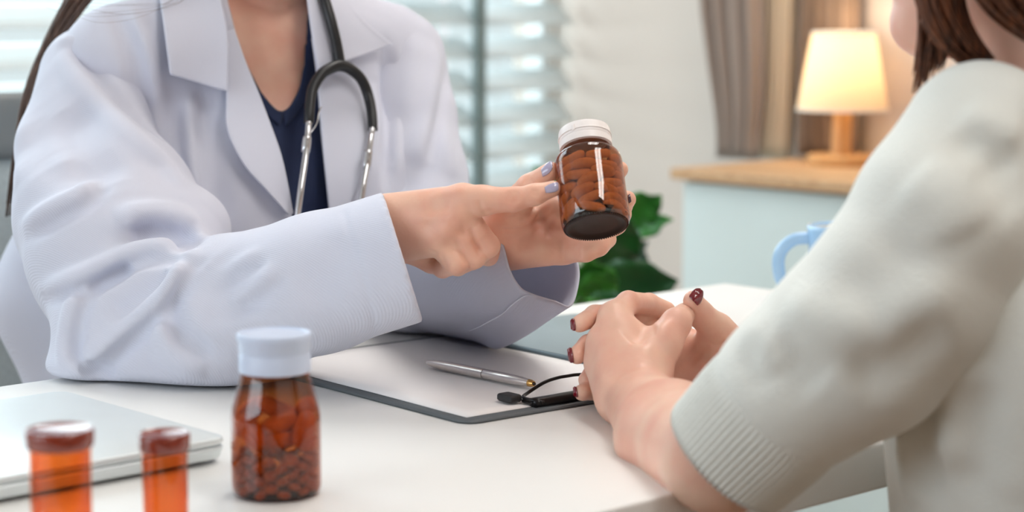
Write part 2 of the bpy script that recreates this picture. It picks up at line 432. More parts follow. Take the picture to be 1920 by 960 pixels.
# venetian blinds, every slat a part
PITCH = 0.0640
def blind(a0, a1, label):
    r = empty('venetian_blind', W((a0 + a1) / 2, B_W - .035, WZ0), label, 'blind', 'white venetian blinds at the window')
    n = int((WZ1 - WZ0 - .05) / PITCH); L = a1 - a0
    xs = np.linspace(-.031, .031, 5); prof = np.stack([xs, -2.2 * xs ** 2], -1)        # slightly arched slat
    ca, sa = math.cos(math.radians(38)), math.sin(math.radians(38))
    G = np.array([[[s * L / 2, p[0] * ca - p[1] * sa, p[0] * sa + p[1] * ca] for p in prof] for s in (-1, 1)])
    v, f = gridmesh(G); v = v @ RR.T
    me = bpy.data.meshes.new('slat'); me.from_pydata(v.tolist(), [], f); me.materials.append(m_slat)
    me.polygons.foreach_set('use_smooth', np.ones(len(me.polygons), bool))
    base = wloc(r)
    for i in range(n):
        o = bpy.data.objects.new('slat', me); COL.objects.link(o); o.parent = r
        o.location = tuple(W((a0 + a1) / 2, B_W - .035, 1.0575 + PITCH * 0.75 + PITCH * (i - round((1.0575 - WZ0) / PITCH) + 1)) - base)
        s = o.modifiers.new('thick', 'SOLIDIFY'); s.thickness = 0.003
    mesh('head_rail', rbox(a0, a1, B_W - .065, B_W - .01, WZ1 - .045, WZ1), m_white, r, smooth=False)
    mesh('bottom_rail', rbox(a0, a1, B_W - .058, B_W - .015, WZ0 - .015, WZ0 + .01), m_white, r, smooth=False)
    for q in np.linspace(a0 + .06, a1 - .06, 2 if L < .5 else 5):
        mesh('cord', tube([W(q, B_W - .035, WZ0), W(q, B_W - .035, WZ1)], 0.0012, 6), m_white, r)
    return r
blind(WA0 + .02, MU - .005, 'wide white venetian blind behind the person in the lab coat')
blind(MU + .005, WA1 - .004, 'narrow white venetian blind right of the grey window post')

# ceiling fixtures: long twin-tube lamps
m_tube = mat('lamp_tube', (255, 252, 246), 0.5, emit=(255, 250, 243), estr=9)
m_fix = mat('fixture_enamel', (240, 240, 240), 0.4)
def ceiling_lamp(x, y, label, power):
    r = empty('ceiling_lamp', (x, y, CEIL), label, 'lamp', 'twin-tube ceiling lamps')
    mesh('housing', box((x, y, CEIL - .02), (.68, 1.26, .038)), m_fix, r, smooth=False, bevel=.006)
    for s in (-1, 1):
        mesh('tube', tube([(x + s * .16, y - .6, CEIL - .065), (x + s * .16, y + .6, CEIL - .065)], 0.016, 14), m_tube, r)
        for e in (-1, 1): mesh('socket', box((x + s * .16, y + e * .608, CEIL - .06), (.03, .018, .045)), m_fix, r, smooth=False)
    l = bpy.data.lights.new('ceiling_lamp_light', 'AREA'); l.shape = 'RECTANGLE'; l.size = .58; l.size_y = 1.2; l.energy = power; l.color = (1.0, .965, .92)
    o = bpy.data.objects.new('ceiling_lamp_light', l); COL.objects.link(o); o.location = (x, y, CEIL - .09)
    return r
ceiling_lamp(0.87, 0.65, 'twin-tube ceiling lamp above the desk', 15)
ceiling_lamp(0.3, 2.4, 'twin-tube ceiling lamp near the window', 14)

# ================================================================== desk
D_A0, D_A1, D_B0, D_B1 = 0.22, 1.652, 0.838, 1.453
desk = empty('desk', W((D_A0 + D_A1) / 2, (D_B0 + D_B1) / 2, 0), 'white laminate desk between the two people', 'desk')
mesh('desktop', rbox(D_A0, D_A1, D_B0, D_B1, 0.716, 0.75), m_white, desk, smooth=False, bevel=0.0022)
m_leg = mat('desk_leg_metal', (225, 226, 228), 0.4, metal=0.1)
for a in (D_A0 + .06, D_A1 - .06):
    for b in (D_B0 + .06, D_B1 - .06): mesh('leg', rbox(a - .025, a + .025, b - .025, b + .025, 0, .716), m_leg, desk, smooth=False, bevel=.003)
mesh('apron', rbox(D_A0 + .085, D_A1 - .085, D_B1 - .13, D_B1 - .11, .45, .716), m_white, desk, smooth=False)

# ================================================================== things far behind: cabinet, lamp, curtains, plant
CF = A_R - 0.36                                                    # cabinet front
m_cab = mat('cabinet_paint', (214, 224, 222), 0.55, var=0.015)
m_oak = mat('light_oak', (206, 168, 128), 0.5, var=0.22, vscale=5, stretch=(2, 30, 30), col2=(176, 132, 92))
cpt = plane_a(1256, 315, CF - .015); cb1 = float(cpt.dot(U1)); CZ = float(cpt[2])
cab = empty('cabinet', W(A_R - .13, cb1 - .7, 0), 'pale grey low cabinet with an oak top under the table lamp', 'cabinet')
mesh('carcass', rbox(CF + .02, A_R - .002, cb1 - 1.4, cb1 - .01, .06, CZ - .018), m_cab, cab, smooth=False)
for i in range(2):
    dd = mesh('door', rbox(CF, CF + .019, cb1 - .012 - .69 * (i + 1), cb1 - .016 - .69 * i, .075, CZ - .022), m_cab, cab, smooth=False, bevel=.002)
    hb = cb1 - .70 + (-.05 if i else .05)
    mesh('handle', rbox(CF - .02, CF - .0005, hb - .006, hb + .006, .30, .42), mat('handle_steel', (180, 182, 184), .3, metal=1), dd, smooth=False, bevel=.002)
mesh('plinth', rbox(CF + .05, A_R - .01, cb1 - 1.38, cb1 - .03, 0, .06), m_cab, cab, smooth=False)
mesh('top_board', rbox(CF - .015, A_R - .001, cb1 - 1.41, cb1, CZ - .018, CZ), m_oak, cab, smooth=False, bevel=.002)

# table lamp
def on_cab(px, py):                                                # a pixel on the cabinet's top
    return T(px, py, CZ)
lp = on_cab(1577, 309)
lamp = empty('table_lamp', lp, 'wooden table lamp with a lit cream fabric shade on the cabinet', 'lamp')
sc_ = lp[1] / F
m_lwood = mat('lamp_beech', (214, 166, 112), .45, var=.2, vscale=6, stretch=(20, 20, 2), col2=(190, 138, 86))
Rz = np.array([[math.cos(.4), -math.sin(.4), 0], [math.sin(.4), math.cos(.4), 0], [0, 0, 1]])
mesh('base', lathe([(.001, 0), (62 * sc_, 0), (64 * sc_, 3 * sc_), (64 * sc_, 16 * sc_), (61 * sc_, 19 * sc_), (.001, 19 * sc_)], 48, lp), m_lwood, lamp, auto=40)
mesh('stem', lathe([(.001, 18 * sc_), (19 * sc_, 18 * sc_), (17 * sc_, 112 * sc_), (.001, 112 * sc_)], 32, lp), m_lwood, lamp, auto=40)
zb, zt = 104 * sc_, 246 * sc_; rb_, rt_ = 84 * sc_, 58 * sc_
m_shade = bpy.data.materials.new('shade_fabric'); m_shade.use_nodes = True
nt = m_shade.node_tree; pb = nt.nodes['Principled BSDF']; pb.inputs['Base Color'].default_value = lin((250, 236, 212)) + (1,); pb.inputs['Roughness'].default_value = .9
trl = nt.nodes.new('ShaderNodeBsdfTranslucent'); trl.inputs[0].default_value = lin((250, 236, 212)) + (1,)
mx_ = nt.nodes.new('ShaderNodeMixShader'); mx_.inputs[0].default_value = .55
wv = nt.nodes.new('ShaderNodeTexNoise'); wv.inputs['Scale'].default_value = 300; bp_ = nt.nodes.new('ShaderNodeBump'); bp_.inputs['Strength'].default_value = .1
nt.links.new(wv.outputs['Fac'], bp_.inputs['Height']); nt.links.new(bp_.outputs['Normal'], pb.inputs['Normal'])
nt.links.new(pb.outputs[0], mx_.inputs[1]); nt.links.new(trl.outputs[0], mx_.inputs[2]); nt.links.new(mx_.outputs[0], nt.nodes['Material Output'].inputs['Surface'])
sh = mesh('shade', lathe([(rb_, zb), (rb_ - .001, zb + .004), (rt_, zt)], 64, lp, closed=False), m_shade, lamp, thick=.0015)
for z_, r_ in ((zb, rb_), (zt, rt_)):
    an = np.linspace(0, 2 * np.pi, 65)
    mesh('shade_ring', tube(np.stack([lp[0] + r_ * np.cos(an), lp[1] + r_ * np.sin(an), np.full(65, lp[2] + z_)], -1), .0022, 8, cap=False), mat('ring_white', (240, 232, 220), .6), sh)
bc = lp + np.array([0, 0, zb + .06])
mesh('bulb', lathe([(.001, -.03), (.013, -.03), (.014, -.015), (.026, .012), (.028, .025), (.02, .042), (.001, .05)], 24, bc), mat('bulb_glow', (255, 225, 170), .4, emit=(255, 226, 180), estr=8), lamp)
lpl = bpy.data.lights.new('table_lamp_light', 'POINT'); lpl.energy = .55; lpl.color = (1, .80, .58); lpl.shadow_soft_size = .03
lo_ = bpy.data.objects.new('table_lamp_light', lpl); COL.objects.link(lo_); lo_.location = tuple(bc + np.array([0, 0, .07]))

# curtains on the right wall, from the rod down to the cabinet top
def curtain(edges, off, m, label, folds, amp, top=2.3, seed=0):
    """edges: (py, px_left, px_right) rows from the photograph's height upwards; off: gap to the wall"""
    r_ = np.random.default_rng(seed); rows = []
    n, k = 60, folds * 10
    A = A_R - off
    for py, x0, x1 in edges:
        p0 = plane_a(x0, py, A); p1 = plane_a(x1, py, A); rows.append((p0.dot(U1), p1.dot(U1), p0[2]))
    p = rows[-1]; rows.append((p[0] + .02, p[1] - .02, top))
    rows = np.array(rows); zz = np.linspace(rows[0, 2], rows[-1, 2], n); rows = np.stack([np.interp(zz, rows[:, 2], rows[:, 0]), np.interp(zz, rows[:, 2], rows[:, 1]), zz], -1)
    for _ in range(2): rows[1:-1] = (rows[:-2] + 2 * rows[1:-1] + rows[2:]) / 4
    ph = r_.uniform(0, 6); G = np.zeros((n, k, 3))
    for i in range(n):
        b = np.linspace(rows[i, 0], rows[i, 1], k); t = np.linspace(0, 1, k)
        wv = amp * (np.sin(2 * np.pi * folds * t + ph) + .35 * np.sin(2 * np.pi * folds * 2.3 * t + 1.3 * ph + .03 * i))
        G[i] = U2 * (A + wv)[:, None] + U1 * b[:, None] + np.array([0, 0, rows[i, 2]])
    v, f = gridmesh(G)
    o = mesh('curtain', (v, f), m, thick=.003, label=label); tag(o, None, 'curtain', 'curtains behind the table lamp'); return o
m_cur1 = mat('taupe_curtain', (152, 136, 126), .9, var=.08, vscale=3, sheen=.2)
m_cur2 = mat('beige_curtain', (214, 194, 168), .9, var=.06, vscale=3, sheen=.2)
m_cur3 = mat('brown_curtain', (140, 116, 98), .9, var=.1, vscale=3, sheen=.2)
curtain([(294, 1345, 1415), (270, 1348, 1408), (230, 1345, 1420), (120, 1325, 1425), (0, 1308, 1422)], .10, m_cur1, 'taupe curtain gathered in, leftmost of the three by the lamp', 4, .014, seed=2)
curtain([(292, 1402, 1480), (200, 1424, 1486), (100, 1432, 1488), (0, 1432, 1490)], .05, m_cur2, 'beige curtain hanging between the taupe curtain and the lamp', 5, .014, seed=4)
curtain([(290, 1502, 1600), (200, 1502, 1602), (100, 1504, 1604), (0, 1506, 1606)], .045, m_cur3, 'brown curtain hanging right behind the table lamp', 6, .012, seed=6)
mesh('rod', tube([W(A_R - .09, cb1 + .35, 2.32), W(A_R - .09, cb1 - 1.1, 2.32)], .012, 12), mat('rod_brass', (170, 140, 100), .35, metal=1), tag(empty('curtain_rod', W(A_R - .09, cb1 - .4, 2.32)), 'brass curtain rod above the curtains', 'curtain rod'))

# potted plant between desk and cabinet
pp = P(1130, 700, 2.75); pp[2] = 0
plant = empty('potted_plant', pp, 'broad-leaved green potted plant standing behind the desk', 'plant')
m_leaf = mat('leaf_green', (84, 156, 58), .38, var=.45, vscale=9, col2=(40, 112, 42), spec=.5)
m_leaf2 = mat('leaf_dark_green', (52, 112, 54), .35, var=.4, vscale=9, col2=(18, 58, 32), spec=.5)
m_stem = mat('stem_green', (96, 120, 60), .6, var=.2)
mesh('pot', lathe([(.001, 0), (.12, 0), (.135, .02), (.155, .30), (.16, .31), (.15, .315), (.14, .29), (.001, .285)], 48, pp), mat('pot_glaze', (220, 218, 212), .35), plant, auto=40)
mesh('soil', lathe([(.001, .28), (.141, .28), (.141, .289), (.001, .296)], 32, pp), mat('soil', (70, 52, 40), .95, var=.5, vscale=60, bump=.6, bscale=120), plant)
def leaf(base, tip, width, droop, m, roll=0.0):
    base = np.asarray(base, float); tip = np.asarray(tip, float); ax = tip - base; L = np.linalg.norm(ax); ax /= L
    vw = CAM - base; side = np.cross(ax, vw / np.linalg.norm(vw)); side /= np.linalg.norm(side)
    nrm = np.cross(side, ax); q = Quaternion(Vector(ax), roll); side = np.array(q @ Vector(side)); nrm = np.array(q @ Vector(nrm))
    n, k = 14, 7; G = np.zeros((n, k, 3))
    for i in range(n):
        t = i / (n - 1); wd = width * (math.sin(math.pi * min(1, t * 1.0) ** .8) ** .75) * .5 + .0008
        for j in range(k):
            s = j / (k - 1) * 2 - 1
            G[i, j] = base + ax * L * t + side * wd * s + nrm * (.22 * wd * abs(s) + .006 * math.sin(5 * math.pi * t) * abs(s)) - np.array([0, 0, 1]) * droop * t * t
    mesh('leaf', gridmesh(G), m, plant, thick=.0012)
    root = pp + np.array([rng.uniform(-.04, .04), rng.uniform(-.04, .04), .27])
    mid = (root + base) / 2 + np.array([0, 0, .05])
    mesh('stem', tube(catmull([root, mid, base, base + ax * L * .25 + np.array([0, 0, -.002])], 14), [.006, .0045, .003, .0015], 8), m_stem, plant)
LV = [((1165, 415), (1240, 352), 70, 2.72, m_leaf, .3), ((1150, 450), (1262, 398), 50, 2.75, m_leaf, -.5), ((1130, 500), (1185, 395), 95, 2.70, m_leaf2, .2),
      ((1120, 540), (1272, 512), 100, 2.66, m_leaf2, .25), ((1110, 560), (1105, 468), 90, 2.62, m_leaf, .0), ((1090, 570), (1150, 490), 80, 2.6, m_leaf, .5),
      ((1080, 560), (1060, 480), 80, 2.75, m_leaf2, -.3), ((1110, 590), (1190, 560), 80, 2.58, m_leaf2, .1), ((1100, 460), (1130, 372), 60, 2.85, m_leaf2, .4),
      ((1060, 400), (1000, 300), 60, 2.9, m_leaf, .4), ((1090, 420), (1060, 310), 60, 2.95, m_leaf2, -.4), ((1040, 540), (975, 500), 80, 2.8, m_leaf2, .3),
      ((1170, 520), (1215, 440), 60, 2.9, m_leaf2, -.6), ((1085, 600), (1085, 540), 90, 2.55, m_leaf, .2)]
for (b0, t0, w_, Y_, m_, ro) in LV:
    leaf(P(b0[0], b0[1], Y_), P(t0[0], t0[1], Y_ - .05 + rng.uniform(-.05, .05)), w_ * Y_ / F, .01, m_, ro)

# ================================================================== things on the desk
TZ = 0.75
def arc_mug():
    c = T(1583, 572); c[2] = TZ
    r = empty('mug', c, 'light blue ceramic mug at the far corner of the desk', 'mug')
    m = mat('blue_glaze', (160, 196, 228), .22, var=.03, spec=.55, coat=.3); mi = mat('white_glaze', (240, 240, 238), .25)
    s = 1.0; R0 = .040; H = .083
    mesh('body', lathe([(.001, 0), (R0 * .80, 0), (R0 * .86, .002), (R0 * .9, .012), (R0 * .93, .05), (R0 * .99, H - .004), (R0, H), (R0 - .0025, H + .0008), (R0 - .0045, H - .003)], 64, c, closed=False), m, r)
    mesh('lining', lathe([(R0 - .0045, H - .003), (R0 * .87, .05), (R0 * .8, .008), (.001, .006)], 64, c, closed=False), mi, r)
    ax = np.array([-1, .06, 0]); ax /= np.linalg.norm(ax)
    hp = [c + ax * x + np.array([0, 0, z]) for x, z in ((R0 * .88, .070), (R0 + .013, .068), (R0 + .026, .056), (R0 + .0285, .040), (R0 + .022, .022), (R0 * .87, .0145))]
    mesh('handle', tube(catmull(hp, 30), .0052, 14, flat=1.25), m, r)
arc_mug()

# closed laptop
def slab(o, u, v, lu, lv, h, rad, bev=.0015, taper=0.0):
    """rounded-corner slab: corner o, directions u, v"""
    pts = []
    for (cu, cv, a0) in ((lu - rad, lv - rad, 0), (rad, lv - rad, 90), (rad, rad, 180), (lu - rad, rad, 270)):
        for k in range(9):
            a = math.radians(a0 + k * 90 / 8); pts.append((cu + rad * math.cos(a), cv + rad * math.sin(a)))
    pts = np.array(pts); ctr = pts.mean(0); n = len(pts); rings = []
    def sh(d): q = pts - ctr; return ctr + q * (1 - d / np.linalg.norm(q, axis=1)[:, None] * 1.2)
    for d, z in ((bev + taper, 0), (taper * .5, bev), (0, h - bev), (bev * .4, h - bev * .35), (bev, h)):
        p2 = sh(d); rings.append(o + p2[:, :1] * u + p2[:, 1:] * v + np.array([0, 0, z]))
    V = np.vstack(rings); k = len(rings)
    f = [(i * n + j, i * n + (j + 1) % n, (i + 1) * n + (j + 1) % n, (i + 1) * n + j) for i in range(k - 1) for j in range(n)]
    f += [tuple(range(n - 1, -1, -1)), tuple((k - 1) * n + j for j in range(n))]
    return V, f
m_alu = mat('laptop_aluminium', (222, 230, 232), .36, metal=.35, spec=.5, var=.02, vscale=40)
m_dark = mat('dark_rubber', (38, 38, 40), .6)
lc = T(432, 866)
lu_ = -U2; lv_ = U1
lap = empty('laptop', lc + np.array([0, 0, 0]), 'closed silver laptop lying at the left end of the desk', 'laptop')
mesh('base', slab(lc + np.array([0, 0, .0022]), lu_, lv_, .325, .222, .0095, .012, taper=.004), m_alu, lap, auto=35)
mesh('lid', slab(lc + np.array([0, 0, .0124]), lu_, lv_, .325, .222, .0052, .012), m_alu, lap, auto=35)
for (p, q) in ((.03, .025), (.295, .025), (.03, .197), (.295, .197)):
    mesh('foot', lathe([(.001, 0), (.007, 0), (.008, .004), (.001, .004)], 20, lc + lu_ * p + lv_ * q), m_dark, lap)
for i, (p, w) in enumerate(((.20, .009), (.222, .013), (.245, .014), (.27, .006))):
    mesh('port', box(lc + lu_ * p + lv_ * .0005 + np.array([0, 0, .0072]), (w, .003, .0035), np.column_stack([lu_, lv_, [0, 0, -1]])), m_dark, lap, smooth=False)

# clipboard, its paper and the pen
cc = T(876, 799)                                                   # near corner
cdir = T(1120, 757) - cc; cdir /= np.linalg.norm(cdir)             # along the clip edge
bdir = T(600, 737) - cc; bdir -= cdir * bdir.dot(cdir); bdir /= np.linalg.norm(bdir)
m_board = mat('board_grey', (92, 98, 102), .5, var=.05, vscale=30)
m_clipm = mat('black_clip_metal', (26, 24, 25), .3, metal=.5, spec=.6)
CW, CL = .228, .318
cb_ = empty('clipboard', cc, 'dark grey clipboard with a black clip lying on the desk', 'clipboard')
mesh('board', slab(cc, cdir, bdir, CW, CL, .0032, .014), m_board, cb_, auto=35)
mc = cc + cdir * (CW / 2 + .016)
clip = mesh('clip', tube(catmull([mc + cdir * s + bdir * .010 + np.array([0, 0, .0062]) for s in np.linspace(-.058, .058, 9)], 24), [.0052, .006, .006, .006, .0052], 14, flat=.75), m_clipm, cb_)
mesh('jaw', box(mc + bdir * .0165 + np.array([0, 0, .0062]), (.118, .013, .0028), np.column_stack([cdir, bdir, [0, 0, 1]])), m_clipm, clip, smooth=False, bevel=.001)
wp = [(-.052, .004, .007), (-.058, .012, .0085), (-.056, .024, .0085), (-.044, .032, .0095), (-.026, .034, .0150), (-.010, .036, .0165), (0, .0362, .0166), (.010, .036, .0165), (.026, .034, .0150), (.044, .032, .0095), (.056, .024, .0085), (.058, .012, .0085), (.052, .004, .007)]
mesh('wire', tube(catmull([mc + cdir * a + bdir * b + np.array([0, 0, z]) for a, b, z in wp], 60), .0014, 8), m_clipm, clip)
for s in (-1, 1):
    mesh('rubber_pad', slab(mc + cdir * (s * .064 - .0060) + bdir * .022 + np.array([0, 0, .0052]), cdir, bdir, .012, .018, .006, .002), m_dark, clip, auto=35)
paper = empty('paper', cc, 'blank white sheet of paper held on the clipboard', 'paper')
po = cc + cdir * .009 + bdir * .012 + np.array([0, 0, .0034])
g = between([(0, 0), (.210, 0)], [(0, .297), (.210, .297)], 12, 16)
mesh('sheet', gridmesh(po + g[..., :1] * cdir + g[..., 1:] * bdir + np.stack([0 * g[..., 0], 0 * g[..., 0], .0006 * np.sin(g[..., 1] * 11) ** 2], -1)), mat('white_paper', (240, 238, 238), .7, spec=.2, var=.006), paper, thick=.0006)

ZP = TZ + .0046
p0 = T(801, 681, ZP + .004); p1 = T(1001, 721, ZP + .004); pd = p1 - p0; PL = np.linalg.norm(pd); pd /= PL
pen = empty('pen', p0 - np.array([0, 0, .004]), 'slim silver ballpoint pen lying on the paper', 'pen')
Rp = frame_of(pd)
m_steel = mat('pen_steel', (214, 206, 202), .28, metal=.85)
def pl(prof, nm, m, par=pen): return mesh(nm, lathe(prof, 28, p0 + np.array([0, 0, .0006]), Rp), m, par, auto=35)
pl([(.0005, 0), (.0019, .0004), (.0023, .002), (.0034, .012), (.0041, .026), (.0043, .045), (.0043, .0715)], 'upper_barrel', m_steel)
pl([(.0041, .0718), (.0043, .0722), (.0043, PL - .022), (.0040, PL - .014), (.0031, PL - .0055)], 'lower_barrel', m_steel)
pl([(.0030, PL - .0055), (.0030, PL - .0035), (.0024, PL - .001), (.0021, PL)], 'tip_ring', mat('brass_tip', (206, 160, 96), .3, metal=1))
pl([(.0014, PL - .001), (.0014, PL + .0004), (.0006, PL + .0018)], 'nib', mat('nib_dark', (60, 52, 48), .3, metal=1))

# grey slate-like tablet behind the clipboard
to = T(1102, 692); tu = U2; tv = U1
fo = T(944, 659); tv = fo - to; tv[2] = 0; tv /= np.linalg.norm(tv); tu = np.array([tv[1], -tv[0], 0])
TLen = .26
tb = empty('tablet', to, 'grey-blue tablet lying flat between the clipboard and the clasped hands', 'tablet')
to = to - tv * .055 + tu * .003
mesh('back_case', slab(to, tu, tv, .168, TLen, .0062, .010), mat('tablet_bevel', (176, 198, 206), .22, metal=.6), tb, auto=35)
mesh('screen', slab(to + tu * .002 + tv * .002 + np.array([0, 0, .0062]), tu, tv, .164, TLen - .004, .0006, .009, bev=.0002), mat('tablet_glass_grey', (142, 156, 162), .35, spec=.4, var=.02), tb, auto=35)

# ------------------------------------------------------------------ bottles and vials
amber = tinted_glass('amber_glass', (218, 176, 136), .015, 1.7, dens=.5)
amber_dark = mat('amber_glass_thick', (26, 17, 14), .4, spec=.25, var=.1, vscale=60)
m_cap = mat('white_cap', (244, 238, 236), .35, var=.01, spec=.45)
m_cap2 = mat('pale_blue_cap', (204, 216, 238), .35, var=.01)
def pill_mesh(name, L, w, h, m):
    n, k = 16, 9; V = []
    for i in range(k):
        ph = -math.pi / 2 + math.pi * i / (k - 1)
        for j in range(n):
            a = 2 * math.pi * j / n; s = max(math.cos(ph), 1e-3) ** .45
            V.append((L / 2 * s * math.cos(a), w / 2 * s * math.sin(a), h / 2 * math.copysign(abs(math.sin(ph)) ** .85, ph)))
    f = [(i * n + j, i * n + (j + 1) % n, (i + 1) * n + (j + 1) % n, (i + 1) * n + j) for i in range(k - 1) for j in range(n)]
    me = bpy.data.meshes.new(name); me.from_pydata(V, [], f); me.materials.append(m)
    me.polygons.foreach_set('use_smooth', np.ones(len(me.polygons), bool)); return me
def put(name, me, M, label, cat, group):
    o = bpy.data.objects.new(name, me); COL.objects.link(o); o.matrix_world = M; tag(o, label, cat, group); return o
def M4(R, t):
    M = Matrix.Identity(4)
    for i in range(3):
        for j in range(3): M[i][j] = float(R[i][j])
        M[i][3] = float(t[i])
    return M
def smooth_prof(ctrl, n): return catmull(np.array(ctrl), n)

# the held bottle: base tipped towards the viewer
YB = 1.500
b_base = P(1118, 425, YB - .0215); b_cap = P(1094.5, 244, YB + .0215)
HB_ax = b_cap - b_base; HBL = np.linalg.norm(HB_ax); HB_ax /= HBL
HBR = .0262 * 1.0
RB = frame_of(HB_ax)
hb = empty('pill_bottle', b_base, 'amber glass pill bottle with a white cap held in both hands', 'bottle')
q = HBL
sh0 = q * .735
prof = [(HBR * .90, .0), (HBR * .965, .0012), (HBR, .004), (HBR, q * .30), (HBR, q * .60), (HBR * .985, q * .665), (HBR * .92, q * .715), (HBR * .80, q * .752), (HBR * .715, q * .772), (HBR * .69, q * .79), (HBR * .69, q * .86)]
mesh('glass', lathe(np.vstack([prof[:3], catmull(prof[3:], 30)]), 96, b_base, RB, closed=False), amber, hb)
mesh('base_glass', lathe([(HBR * .90, 0), (HBR * .84, -.0004), (HBR * .80, .0008), (HBR * .60, .0016), (.0005, .0019)], 96, b_base, RB, closed=False), amber_dark, hb)
mesh('base_inner', lathe([(.0005, .0042), (HBR * .7, .0046), (HBR * .93, .0068)], 64, b_base, RB, closed=False), amber_dark, hb)
nk = 84                                                            # knurled heel of the bottle
kn = bpy.data.meshes.new('knurl'); kv, kf = lathe([(.0001, -.0006), (.00052, -.00035), (.0006, 0), (.00052, .00035), (.0001, .0006)], 8)
kparts = []
for i in range(nk):
    a = 2 * math.pi * i / nk
    kparts.append((kv @ frame_of([math.cos(a), math.sin(a), -.6]).T @ RB.T + b_base + RB @ np.array([HBR * .925 * math.cos(a), HBR * .925 * math.sin(a), .0002]), kf))
o = mesh('knurled_rim', join(*kparts), amber_dark, hb); o['kind'] = 'stuff'
rc = HBR * .775; z0 = q * .800
capp = [(rc * .90, z0), (rc, z0 + .0006), (rc * 1.0, q * .868), (rc * .968, q * .874), (rc * .968, q * .880), (rc * .992, q * .886), (rc * .985, q * .965), (rc * .95, q * .992), (rc * .86, q), (rc * .45, q * 1.004), (.0005, q * 1.004)]
def ridged(v, an): return v
cp = mesh('cap', lathe(capp, 96, b_base, RB, closed=False), m_cap, hb, auto=45)
an = np.linspace(0, 2 * np.pi, 81)
mesh('tamper_ring', tube(b_base + np.stack([rc * 1.0 * np.cos(an), rc * 1.0 * np.sin(an), np.full(81, q * .912)], -1) @ RB.T, .00055, 6, cap=False), m_cap, cp)
va = RB.T @ (CAM - b_base); ang = math.atan2(va[1], va[0]) 
for k_ in (-1,):
    a = ang - .38
    c_ = b_base + RB @ np.array([rc * 1.003 * math.cos(a), rc * 1.003 * math.sin(a), q * .925])
    mesh('tear_tab', box(c_, (.0022, .0016, .0052), RB @ np.array([[-math.sin(a), math.cos(a), 0], [math.cos(a), math.sin(a), 0], [0, 0, 1]]).T), m_cap, cp, smooth=False, bevel=.0005)
# tablets inside it
m_pill = mat('orange_tablet', (232, 196, 164), .5, var=.12, vscale=250, col2=(214, 174, 140))
pme = pill_mesh('tablet', .0205, .0112, .0072, m_pill)
pr = np.random.default_rng(21); placed = []
lvl = 0.0080
for layer in range(7):
    z = lvl + layer * .0072; tries = 0; cnt = 0
    if z > q * .64: break
    n_out = 7
    off = pr.uniform(0, 6.28)
    for i in range(n_out):                                          # against the wall, lying along it
        a = off + 2 * math.pi * i / n_out + pr.uniform(-.08, .08); rr = HBR - .0060
        R1 = np.column_stack([[-math.sin(a), math.cos(a), 0], [-math.cos(a), -math.sin(a), 0], [0, 0, 1.0]])
        tl = Matrix.Rotation(pr.uniform(-.45, .45), 3, 'Y'); tl2 = Matrix.Rotation(pr.uniform(-.75, .75), 3, 'X')
        R = RB @ R1 @ np.array(tl2) @ np.array(tl)
        pos = b_base + RB @ np.array([rr * math.cos(a), rr * math.sin(a), z + pr.uniform(-.001, .001)])
        put('pill', pme, M4(R, pos), 'orange oblong tablet inside the held amber bottle', 'pill', 'tablets inside the held bottle')
    for i in range(2):
        a = off + 3.14 * i; R = RB @ np.array(Matrix.Rotation(a, 3, 'Z'))
        put('pill', pme, M4(R, b_base + RB @ np.array([.005 * math.cos(a + 1.57), .005 * math.sin(a + 1.57), z])), 'orange oblong tablet inside the held amber bottle', 'pill', 'tablets inside the held bottle')

# the foreground bottle
fc = T(519, 925); fc[2] = TZ; sF = fc[1] / F * 1.006
amber2 = tinted_glass('amber_glass_foreground', (212, 156, 102), .02, 1.6, dens=.5)
fb = empty('pill_bottle', fc, 'amber bottle with a pale blue-white cap standing in front on the desk', 'bottle')
R_ = 85 * sF
def hpx(y): return (925 - y) * sF * 1.0
pf = [(R_ * .9, .0008), (R_ * .975, .002), (R_, .006), (R_, hpx(860)), (R_, hpx(800)), (R_ * .99, hpx(768)), (R_ * .90, hpx(735)), (R_ * .80, hpx(705)), (R_ * .765, hpx(690)), (R_ * .76, hpx(672))]
mesh('glass', lathe(np.vstack([pf[:2], catmull(pf[2:], 30)]), 96, fc, closed=False), amber2, fb)
mesh('base_glass', lathe([(.0005, .0016), (R_ * .7, .0012), (R_ * .86, .0002), (R_ * .9, .0008)], 64, fc, closed=False), amber_dark, fb)
Rc = 69 * sF
mesh('cap', lathe([(Rc * .95, hpx(688)), (Rc * .985, hpx(687)), (Rc * .985, hpx(654)), (Rc * .965, hpx(652)), (Rc * .965, hpx(648)), (Rc * .99, hpx(646)), (Rc * .99, hpx(630)), (Rc * 1.03, hpx(627)), (Rc * 1.04, hpx(618)), (Rc * 1.01, hpx(614)), (Rc * .93, hpx(613)), (Rc * .9, hpx(616)), (.0005, hpx(616))], 72, fc, closed=False), m_cap2, fb, auto=45)
m_gel = mat('amber_capsule', (236, 176, 100), .3, var=.25, vscale=60, col2=(206, 140, 70)); m_gel2 = mat('brown_granule_pill', (216, 176, 148), .55, var=.3, vscale=120, col2=(170, 120, 90))
gme = pill_mesh('softgel', .027, .0125, .0115, m_gel); gme2 = pill_mesh('small_tablet', .0085, .0085, .0045, m_gel2)
pr = np.random.default_rng(5)
for k_ in range(78):
    z = .0045 + .0042 * (k_ // 13); j = k_ % 13; rr = (R_ - .0055) if j < 10 else .011; a = 2 * math.pi * (j / 10 if j < 10 else j / 3) + .3 * (k_ // 13)
    R = np.array((Matrix.Rotation(a, 3, 'Z') @ Matrix.Rotation(pr.uniform(-.6, .6), 3, 'X') @ Matrix.Rotation(pr.uniform(-.6, .6), 3, 'Y')))
    put('pill', gme2, M4(R, fc + np.array([rr * math.cos(a), rr * math.sin(a), z])), 'small round brown tablet low in the foreground bottle', 'pill', 'round tablets in the foreground bottle')
